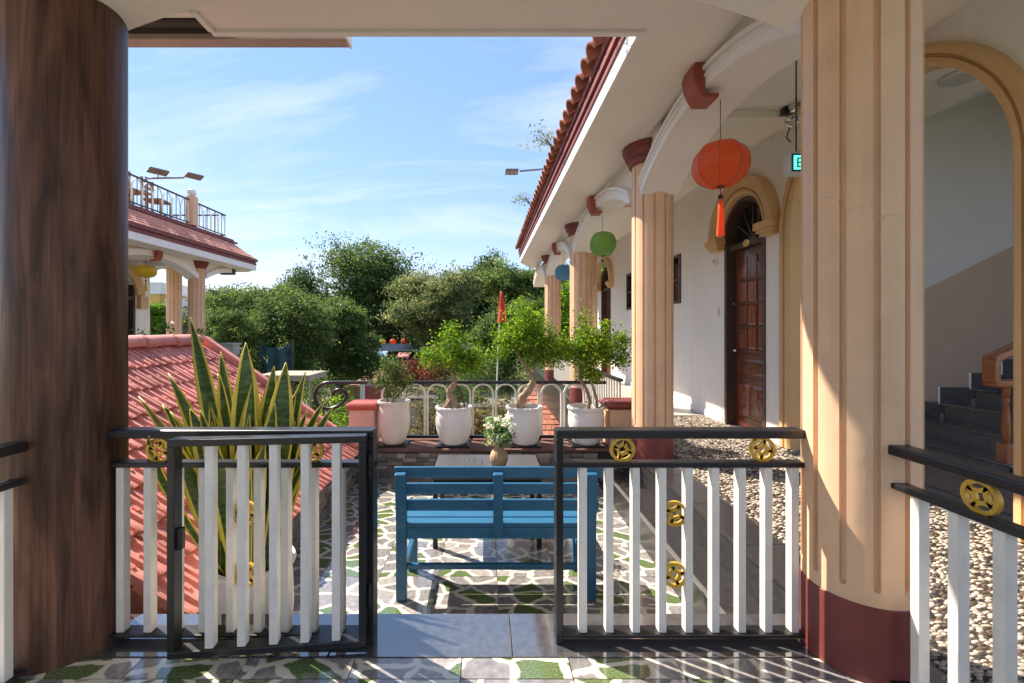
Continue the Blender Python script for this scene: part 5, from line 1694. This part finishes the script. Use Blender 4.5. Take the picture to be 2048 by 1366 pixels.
# solar lamp reaching out from the right hand roof
lamp = empty('solar_lamp', (1.25, 6.15, 3.50), 'thin solar lamp arm reaching out from the right hand roof edge', 'lamp')
MB().tube([(0,0,-.15), (0,0,-.02), (-.06,0,.0)], .016, 8).build('bracket', 'lamp_metal', lamp, smooth=40)
MB().tube([(-.05,0,-.0), (-.78,0,-.06)], .013, 8).build('arm', 'lamp_metal', lamp, smooth=40)
h_ = MB().box(-.98, -.80, -.09, .09, -.085, -.055).build('head', 'lamp_dark', lamp, bevel=.006)
for i in range(3):
    for j in range(3):
        MB().box(-.965+.055*i, -.925+.055*i, -.075+.055*j, -.035+.055*j, -.091, -.0855).build('led', 'plastic_grey', h_)

# weeds rooted between the right hand roof tiles
for k, (yy, s_, lab) in enumerate(((3.0, .30, 'wispy weed growing on the right roof edge nearest the porch'), (5.2, .30, 'bushy weed on the right roof edge above the solar lamp'), (7.6, .34, 'wispy weed on the right roof edge beyond the solar lamp'))):
    w = empty('roof_weed', (EX-.12, yy, 3.36), lab, 'weed', 'weeds on the tiled eave')
    for q in range(12):
        a = rg.uniform(-1.1, 1.1); L = s_*rg.uniform(.5, 1)
        MB().tube([(0,0,0), (-.4*L, math.sin(a)*.3*L, .35*L), (-.75*L, math.sin(a)*.7*L, .7*L)], [.003,.0025,.001], 4).build('stem', 'leaf_mid', w)
    link('foliage', foliage_mesh('foliage', [((-.16,0,.10),(.17,.15,.14))], 26, 8, .09, .045, 60+k, aspect=.3), 'leaf_silver', w)

# ================================================================== TREES
def tree(name, x, y, z_top, z_bot, w, lm, label, seed, dens=1.0, lsize=None, shape='round', group='trees beyond the terrace', flat=.6, flowers=0, trunk='bark', lean=0):
    """tree at x,y: tapered trunk with limbs and a crown of leaf clumps between z_bot and z_top"""
    g_ = random.Random(seed)
    t = empty(name, (x, y, GZ), label, 'tree', group)
    H = z_top - GZ; hb = z_bot - GZ; ch = H - hb
    blobs = []
    nb = 22 if shape == 'round' else 24
    for i in range(nb):
        a = g_.uniform(0, 2*PI); q = g_.random()**.6
        if shape == 'round':
            zz = hb + ch*(.25 + .6*g_.random()); lim = math.sqrt(max(.05, 1 - ((zz-hb)/ch*2-1)**2*.75))
            rr = w/2*.92*lim*q; br = (w*.15, w*.15, ch*.12)
        elif shape == 'umbrella':
            zz = hb + ch*(.55 + .35*g_.random()); rr = w/2*.75*q; br = (w*.24, w*.24, ch*.13)
        else:   # wispy
            zz = hb + ch*(.2 + .75*g_.random()); rr = w/2*.72*q*(1.1-.5*(zz-hb)/ch); br = (w*.17, w*.17, ch*.15)
        k = g_.uniform(.6, 1.35)
        blobs.append(((rr*math.cos(a), rr*math.sin(a), zz), tuple(b*k for b in br)))
    blobs.append(((0, 0, hb+ch*.5), (w*.30, w*.30, ch*.30)))
    # trunk and limbs
    r0 = max(.08, H*.022)
    top = Vector((g_.uniform(-.1, .1)*w, 0, hb+ch*.55))
    pts = spline([(lean, 0, 0), (lean*.6+g_.uniform(-.15, .15), 0, H*.25), (g_.uniform(-.2, .2), g_.uniform(-.2, .2), hb+ch*.15), tuple(top)], 5)
    MB().tube(pts, [r0*(1-.75*i/(len(pts)-1)) for i in range(len(pts))], 8).build('trunk', trunk, t, smooth=60)
    for (c_, r_) in blobs[:9]:
        s0 = pts[int(len(pts)*g_.uniform(.45, .85))]
        mid = (Vector(s0) + Vector(c_))/2 + Vector((0, 0, -.1*ch))
        q = spline([tuple(s0), tuple(mid), c_], 5)
        MB().tube(q, [r0*.38*(1-.8*i/(len(q)-1)) for i in range(len(q))], 6).build('limb', trunk, t, smooth=60)
    ls = lsize or max(.09, y*.0052)
    nc = int(1000*dens)
    link('crown', foliage_mesh('crown', blobs, nc, 34, max(w, ch)*.075, ls, seed, flat=.5, aspect=.58, fill=2.0, upbias=.4), lm, t)
    if flowers:
        fb = [(c_, tuple(k*1.05 for k in r_)) for c_, r_ in blobs]
        link('blossom', foliage_mesh('blossom', fb, flowers, 7, ls*.8, ls*.75, seed+5, aspect=.8, fill=8), 'flower_white', t)
    return t
def at(px_, py_, d): return ((px_-972)/880*d, CAM_Z-(py_-657)/880*d)
def tree_px(name, x0, x1, yt, yb, d, *a, **k):
    xa, zt = at(x0, yt, d); xb, zb = at(x1, yb, d)
    return tree(name, (xa+xb)/2, d, zt, zb, xb-xa, *a, **k)
# back row
tree_px('tall_tree', 590, 850, 512, 790, 46, 'leaf_mid', 'tall wispy tree with feathery top left of centre on the skyline', 101, 2.0, shape='wispy')
tree_px('tall_tree', 735, 945, 486, 760, 50, 'leaf_dark', 'broad dark tree in the middle of the skyline', 102, 1.9)
tree_px('tall_tree', 865, 1030, 504, 760, 52, 'leaf_dark', 'dark rounded tree right of centre on the skyline', 103, 1.6)
tree_px('tall_tree', 975, 1150, 536, 700, 40, 'leaf_mid', 'flat topped tree beside the far end of the right roof', 104, 1.4, shape='umbrella')
tree_px('tall_tree', 770, 965, 540, 735, 38, 'leaf_silver', 'pale silvery tree in front of the dark skyline trees', 105, 1.9, trunk='bark_pale')
tree_px('tall_tree', 925, 1110, 585, 800, 30, 'leaf_mid', 'mid green tree behind the red flag', 106, 1.7)
tree_px('tall_tree', 1080, 1200, 555, 800, 26, 'leaf_bright', 'bright green tree glimpsed between the far corridor columns', 107, 1.3)
tree_px('tall_tree', 530, 710, 545, 790, 42, 'leaf_dark', 'low dark tree on the skyline between the two left groups', 116, 1.5, shape='wispy')
tree_px('tall_tree', 400, 560, 560, 790, 36, 'leaf_dark', 'dark tree mostly hidden behind the left garden trees', 117, 1.4)
# left group
tree_px('garden_tree', 385, 590, 536, 780, 22, 'leaf_mid', 'leafy green tree beside the end of the left house', 108, 2.2)
tree_px('garden_tree', 480, 680, 588, 800, 19, 'leaf_mid', 'light feathery tree leaning over the tiled roof', 109, 2.0, shape='wispy', flowers=18, trunk='bark_pale', lean=.6)
tree_px('garden_tree', 615, 752, 596, 790, 23, 'leaf_mid', 'rounded tree dotted with white blossom left of the dark street', 110, 2.2, flowers=40)
tree_px('garden_tree', 400, 535, 622, 800, 17, 'leaf_mid', 'small bright tree directly above the tiled roof verge', 111, 1.2, shape='wispy')
tree_px('garden_tree', 290, 350, 598, 720, 30, 'leaf_bright', 'small tree seen under the left house arch', 112, .9, flowers=10)
# far wood closing the horizon
bl = []
gw = random.Random(8)
for k in range(70):
    x = -75 + 150*k/69; yy = gw.uniform(62, 80); h = gw.uniform(6.5, 9.0)
    bl.append(((x, yy, GZ+h*.6), (3.6, 3, h*.55)))
o = link('far_wood', foliage_mesh('far_wood', bl, 6500, 16, 1.6, .62, 99, fill=2.2), 'leaf_dark')
tag(o, 'distant belt of dark trees closing the horizon', 'wood', kind='stuff')

# ---- shrubs below
def shrub(x, y, z0, w, h, lm, label, seed, n=150, ls=.07, group='shrubs in the garden below', flowers=0, name='shrub'):
    t = empty(name, (x, y, z0), label, 'shrub', group)
    g_ = random.Random(seed)
    bl = [((g_.uniform(-.3,.3)*w, g_.uniform(-.3,.3)*w, h*g_.uniform(.35,.75)), (w*.28, w*.28, h*.26)) for _ in range(6)]
    for k in range(5):
        a = g_.uniform(0, 2*PI)
        MB().tube([(0,0,0), (.12*w*math.cos(a), .12*w*math.sin(a), h*.4), (.28*w*math.cos(a), .28*w*math.sin(a), h*.75)], [.03*h/1.5, .02*h/1.5, .006], 5).build('stem', 'bark', t)
    link('foliage', foliage_mesh('foliage', bl, n, 18, w*.15, ls, seed, fill=1.9), lm, t)
    if flowers: link('blossom', foliage_mesh('blossom', bl, flowers, 7, ls, ls*.8, seed+3, aspect=.8, fill=8), 'flower_white', t)
    return t
def shrub_px(x0, x1, yt, d, lm, label, seed, z0=GZ, **k):
    xa, zt = at(x0, yt, d); xb, _ = at(x1, yt, d)
    return shrub((xa+xb)/2, d, z0, xb-xa, zt-z0, lm, label, seed, **k)
shrub_px(248, 330, 618, 6.4, 'leaf_mid', 'flowering shrub behind the tiled roof ridge beside the dark wood column', 201, z0=-.4, n=150, ls=.05, flowers=16)
shrub_px(310, 375, 628, 7.2, 'leaf_mid', 'leafy shrub behind the middle of the tiled roof ridge', 202, z0=-.4, n=150, ls=.05, flowers=6)
shrub_px(352, 412, 634, 8.0, 'leaf_silver', 'pale shrub around the foot of the left house column', 203, z0=-.4, n=130, ls=.05)
shrub_px(415, 520, 690, 12.5, 'leaf_mid', 'dense shrub just past the roof verge', 204, n=260, ls=.08)
shrub_px(560, 690, 735, 16, 'leaf_mid', 'shrub below the feathery tree', 205, n=220, ls=.09)
shrub_px(500, 620, 765, 11.5, 'leaf_mid', 'shrub hiding the posts of the beige canopy', 219, n=260, ls=.08)
shrub_px(590, 700, 780, 11.5, 'leaf_bright', 'bright grass-like clump behind the handrail scroll', 206, n=260, ls=.09)
shrub_px(655, 750, 800, 9.5, 'leaf_dry', 'dry twiggy shrub beside the pink pillar', 207, n=90, ls=.07)
shrub_px(745, 860, 705, 34, 'leaf_red', 'reddish brown hedge shrub below the blue awning', 208, n=200, ls=.16)
shrub_px(840, 930, 690, 32, 'leaf_red', 'dark reddish hedge shrub left of the flag', 209, n=200, ls=.16)
shrub_px(900, 1010, 690, 24, 'leaf_mid', 'green shrub around the foot of the flag pole', 210, n=260, ls=.12)
shrub_px(1000, 1110, 700, 17, 'leaf_silver', 'grey green shrub behind the tallest bonsai', 211, n=260, ls=.09)
shrub_px(820, 900, 770, 15.5, 'leaf_dry', 'dry yellow grass clump behind the second bonsai pot', 212, n=150, ls=.09)
shrub_px(920, 990, 775, 14.5, 'leaf_dry', 'dry yellow grass clump behind the low planter', 213, n=150, ls=.09)
shrub_px(985, 1060, 775, 15, 'leaf_dry', 'dry yellow grass clump behind the third bonsai pot', 214, n=150, ls=.09)
shrub_px(1040, 1100, 800, 8.6, 'leaf_dry', 'brown dry shrub behind the balustrade near the terracotta roof', 215, n=150, ls=.05)
shrub_px(1085, 1150, 640, 15, 'leaf_bright', 'bright shrub at the foot of the far corridor columns', 216, n=260, ls=.08)
shrub_px(700, 840, 765, 26, 'leaf_mid', 'low green shrub beside the brown roofed kiosk', 217, n=160, ls=.12)
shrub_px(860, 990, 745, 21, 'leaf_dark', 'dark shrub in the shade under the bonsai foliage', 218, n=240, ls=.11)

# ================================================================== THINGS BEYOND
# red flag
fx, fz = at(1003, 583, 20)
fl = empty('flag', (fx, 20, GZ), 'limp red flag on a thin pale pole beyond the balustrade', 'flag')
MB().tube([(-.28,0,0), (-.16,0,4.0), (0,0,fz-GZ+.02)], [.035,.03,.015], 8).build('pole', 'white_paint', fl, smooth=40)
m = MB(); rows_ = lin(0, 1, 10); nn = 14
for v in rows_:
    for j in range(nn):
        u = j/(nn-1); wd = .10 + .32*v**.8
        m.v.append((-.05 + wd*(u-.3), .06*math.sin(u*11 + v*2)*(.4+v), fz-GZ - 1.42*v - .05*math.sin(u*9)*v))
for i in range(10):
    for j in range(nn-1):
        a = i*nn+j; m.f.append((a, a+1, a+nn+1, a+nn))
o = m.build('cloth', 'flag_red', fl, smooth=60); s_ = o.modifiers.new('solid', 'SOLIDIFY'); s_.thickness = .01
# kiosk with brown hip roof
kx, kz = at(752, 738, 28)
ks = empty('kiosk', (kx, 28, GZ), 'small kiosk with brown tiled hip roof beyond the handrail', 'kiosk')
hk = kz-GZ
MB().add([(-1.3,-1.3,hk-.85),(1.3,-1.3,hk-.85),(1.3,1.3,hk-.85),(-1.3,1.3,hk-.85),(0,0,hk)], [(0,1,4),(1,2,4),(2,3,4),(3,0,4),(3,2,1,0)]).build('roof', 'roof_tile_dark', ks)
MB().box(-.95, .95, -.95, .95, 0, hk-.86).build('wall', 'wood_pale', ks)
MB().box(-.5, .5, -.99, -.951, .5, hk-1.1).build('window', 'dark_glass', ks)
# board fence, white post and maroon wall seen through the scroll end
fx0, fzt = at(662, 772, 24); fx1, _ = at(735, 772, 24)
fe = empty('fence', ((fx0+fx1)/2, 24, GZ), 'pale vertical board fence seen through the handrail scroll', 'fence')
k = 0; x = fx0
while x < fx1:
    o = MB().box(x, x+.24, 23.98, 24.02, GZ, fzt + rg.uniform(-.03, .03)).build('board', 'wood_pale'); wchild(o, fe); x += .25
wx, wz = at(748, 772, 22)
o = MB().box(wx-.45, wx+.5, 21.9, 22.1, GZ, wz).build('boundary_wall', 'red_paint'); tag(o, 'dull red wall panel behind the pink pillar', 'wall')
MB().box(wx-.48, wx+.53, 21.85, 22.15, wz, wz+.06).build('coping', 'grey_concrete', o)
wx, wz = at(725, 766, 21)
o = MB().box(wx-.09, wx+.09, 20.9, 21.1, GZ, wz).build('post', 'white_paint', bevel=.02); tag(o, 'white post between the board fence and the red wall panel', 'post')
MB().box(wx-.12, wx+.12, 20.87, 21.13, wz, wz+.05).build('cap', 'white_paint', o, bevel=.01)
# grey planter boxes seen through the arches
for a, b, t_, d, lab in ((930, 1010, 818, 17, 'grey concrete planter box seen between the second and third pots'), (815, 865, 800, 17.5, 'grey concrete planter box seen between the first and second pots')):
    xa, zt = at(a, t_, d); xb, _ = at(b, t_, d)
    o = MB().box(xa, xb, d, d+.7, GZ, zt).build('planter_box', 'grey_concrete', bevel=.02); tag(o, lab, 'planter', 'planter boxes on the path')
    MB().box(xa-.05, xb+.05, d-.05, d+.75, zt, zt+.08).build('rim', 'dark_brown', o)
# terracotta roof low on the right
pv = empty('pavilion', (1.9, 12.5, GZ), 'low pavilion with weathered terracotta tile roof behind the third and fourth pots', 'building')
rp0 = [(0.95,10.3,-1.75),(3.6,10.3,-1.75),(3.3,13.4,-.45),(1.25,13.4,-.45)]
o = MB().add(rp0 + [(1.25,15.5,-1.7),(3.3,15.5,-1.7)], [(0,1,2,3),(3,2,5,4)]).build('roof_deck', 'roof_tile_dark'); wchild(o, pv)
def quad_at(u, v):
    a = Vector(rp0[0])*(1-u) + Vector(rp0[1])*u; b = Vector(rp0[3])*(1-u) + Vector(rp0[2])*u
    return a*(1-v) + b*v
pt = random.Random(6)
PT = MB().add([(-.5,-.5,0),(.5,-.5,0),(.5,.5,0),(-.5,.5,0),(-.46,-.47,1),(.46,-.47,1),(.46,.5,.5),(-.46,.5,.5),(0,-.62,.5)],
              [(4,5,6,7),(0,1,5,4),(1,2,6,5),(2,3,7,6),(3,0,4,7)]).mesh('tile')
sl_ = math.atan2(1.3, 3.1)
for j in range(14):
    for i in range(15):
        u, v = (i+.5+(.5 if j % 2 else 0))/15.5, (j+.5)/14
        p = quad_at(u, v) + Vector((0, 0, .02))
        o = link('roof_tile', PT, 'roof_tile_dark', None, p, (sl_ + pt.uniform(-.05, .05), 0, pt.uniform(-.06, .06)), (.155, .25, .03)); wchild(o, pv)
o = MB().box(1.3, 3.2, 10.9, 15, GZ, -1.8).build('wall', 'pink_wall'); wchild(o, pv)
# beige canopy and teal net past the roof verge
cx0, cz = at(515, 742, 14); cx1, _ = at(622, 742, 14)
cn = empty('canopy', ((cx0+cx1)/2, 14.6, GZ), 'flat beige canopy on posts past the roof verge', 'canopy')
o = MB().box(cx0, cx1, 13.9, 15.4, cz-.32, cz-.12).build('cover', 'canopy_beige', bevel=.03); wchild(o, cn)
for x in (cx0+.1, cx1-.1):
    o = MB().tube([(x, 14.2, GZ), (x, 14.2, cz-.3)], .04, 8).build('post', 'lamp_metal'); wchild(o, cn)
nx0, nz = at(518, 688, 17); nx1, nb_ = at(585, 755, 17)
m = MB(); 
for i in range(13):
    for j in range(9):
        m.v.append((nx0 + (nx1-nx0)*i/12, 17 + .12*math.sin(i*1.3)+.05*math.sin(j*2+i), nz + (nb_-nz)*j/8 - .15*math.sin(PI*i/12)*(1-j/8)))
for i in range(12):
    for j in range(8):
        a = i*9+j; m.f.append((a, a+1, a+10, a+9))
o = m.build('shade_net', 'teal_net', smooth=60); s_ = o.modifiers.new('solid', 'SOLIDIFY'); s_.thickness = .012
tag(o, 'dark teal shade net hanging under the garden trees', 'net')
for x in (nx0, nx1): MB().tube([(x, 17.05, GZ), (x, 17.05, nz+.05)], .035, 6).build('pole', 'bark', o)
gx0, gz0 = at(441, 690, 12.0); gx1, _ = at(466, 690, 12.0)
o = MB().box(gx0, gx1, 12, 12.35, GZ, gz0).build('chimney_block', 'grey_concrete', bevel=.02); tag(o, 'grey concrete block standing behind the roof verge', 'block')
MB().box(gx0-.03, gx1+.03, 11.97, 12.38, gz0, gz0+.05).build('cap', 'grey_concrete', o)
# little balcony balustrade at the left house corner
lb = empty('balustrade', (-7.0, 12.6, -.1), 'small white arched balustrade at the foot of the left house column', 'balustrade')
x = -7.05
for k in range(5):
    xa = -8.12 + .24*k; r_ = .105
    path = [(xa, 12.6, -.1), (xa, 12.6, .55)] + [(xa+r_+r_*math.cos(t), 12.6, .55+r_*math.sin(t)) for t in lin(PI, 0, 10)][1:] + [(xa+2*r_, 12.6, -.1)]
    o = MB().tube(path, .016, 6).build('arch_bar', 'white_paint'); wchild(o, lb)
o = MB().box(-8.2, -6.9, 12.57, 12.63, .665, .70).build('handrail', 'grey_concrete'); wchild(o, lb)
# dark market shed in the shade under the trees, awnings, paper lanterns
sx0, sz = at(738, 700, 40); sx1, sz2 = at(1010, 690, 40)
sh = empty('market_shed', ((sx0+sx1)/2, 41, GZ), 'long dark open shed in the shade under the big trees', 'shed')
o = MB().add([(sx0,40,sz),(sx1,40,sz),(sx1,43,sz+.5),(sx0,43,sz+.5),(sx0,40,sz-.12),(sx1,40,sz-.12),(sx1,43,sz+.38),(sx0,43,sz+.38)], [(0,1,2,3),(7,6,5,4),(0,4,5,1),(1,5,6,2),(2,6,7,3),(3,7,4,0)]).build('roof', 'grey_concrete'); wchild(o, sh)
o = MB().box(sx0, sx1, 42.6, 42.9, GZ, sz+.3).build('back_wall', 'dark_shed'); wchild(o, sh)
for k in range(7):
    x = sx0 + .2 + (sx1-sx0-.4)*k/6
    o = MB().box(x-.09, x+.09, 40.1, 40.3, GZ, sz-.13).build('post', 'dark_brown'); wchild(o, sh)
for a, b, t_, d, mm, lab in ((752, 772, 703, 33, 'awning_blue', 'small pale blue awning left of the dark shed'), (794, 817, 706, 33.5, 'awning_pink', 'small pink awning in front of the dark shed')):
    xa, zt = at(a, t_, d); xb, _ = at(b, t_, d)
    t = empty('awning', ((xa+xb)/2, d, GZ), lab, 'awning')
    o = MB().add([(xa,d,zt-.28),(xb,d,zt-.28),(xb,d+.7,zt),(xa,d+.7,zt),(xa,d,zt-.36),(xb,d,zt-.36),(xb,d+.7,zt-.06),(xa,d+.7,zt-.06)], [(0,1,2,3),(7,6,5,4),(0,4,5,1),(1,5,6,2),(2,6,7,3),(3,7,4,0)]).build('cover', mm); wchild(o, t)
    for x in (xa+.05, xb-.05):
        o = MB().tube([(x, d+.1, GZ), (x, d+.1, zt-.3)], .03, 6).build('post', 'lamp_metal'); wchild(o, t)
for k, (p, mm, lab) in enumerate(((765, 'silk_yellow', 'tiny yellow paper lantern under the far trees'), (786, 'silk_orange', 'tiny orange paper lantern under the far trees'), (808, 'flag_red', 'tiny crimson paper lantern under the far trees'))):
    xa, za = at(p, 683, 37)
    o = MB().lathe([(.08,-.22), (.22,-.14), (.27,0), (.22,.14), (.08,.22)], seg=16).build('paper_lantern', mm, smooth=50, loc=(xa, 37, za))
    tag(o, lab, 'lantern', 'paper lanterns under the trees')
    MB().tube([(0,0,.22), (0,0,.9)], .01, 5).build('string', 'string', o)
xa, za = at(740, 684, 37); xb, _ = at(880, 684, 37)
o = MB().tube([(xa, 37, za+.95), ((xa+xb)/2, 37, za+.88), (xb, 37, za+.95)], .012, 5).build('lantern_line', 'string'); tag(o, 'thin line carrying the tiny paper lanterns', 'line')
for x in (xa, xb): MB().tube([(x, 37, GZ), (x, 37, za+1)], .05, 6).build('pole', 'bark', o)
# yellow house under the left arch
yx0, yz = at(296, 588, 34); yx1, _ = at(330, 588, 34)
yh = empty('yellow_house', (yx0, 34, GZ), 'yellow walled house with white parapet seen under the left arch', 'building')
o = MB().box(yx0-3, yx0+.9, 34, 40, GZ, yz).build('wall', 'yellow_paint'); wchild(o, yh)
o = MB().box(yx0-3.1, yx0+1.1, 33.9, 40, yz+.001, yz+.9).build('parapet', 'white_wall'); wchild(o, yh)
o = MB().box(yx0+.901, yx0+3.4, 34.5, 40, GZ, yz-.3).build('side_wall', 'white_wall'); wchild(o, yh)
for k in range(2):
    o = MB().box(yx0+1.2+.95*k, yx0+1.75+.95*k, 34.46, 34.499, .2, 1.9).build('window', 'dark_glass'); wchild(o, yh)
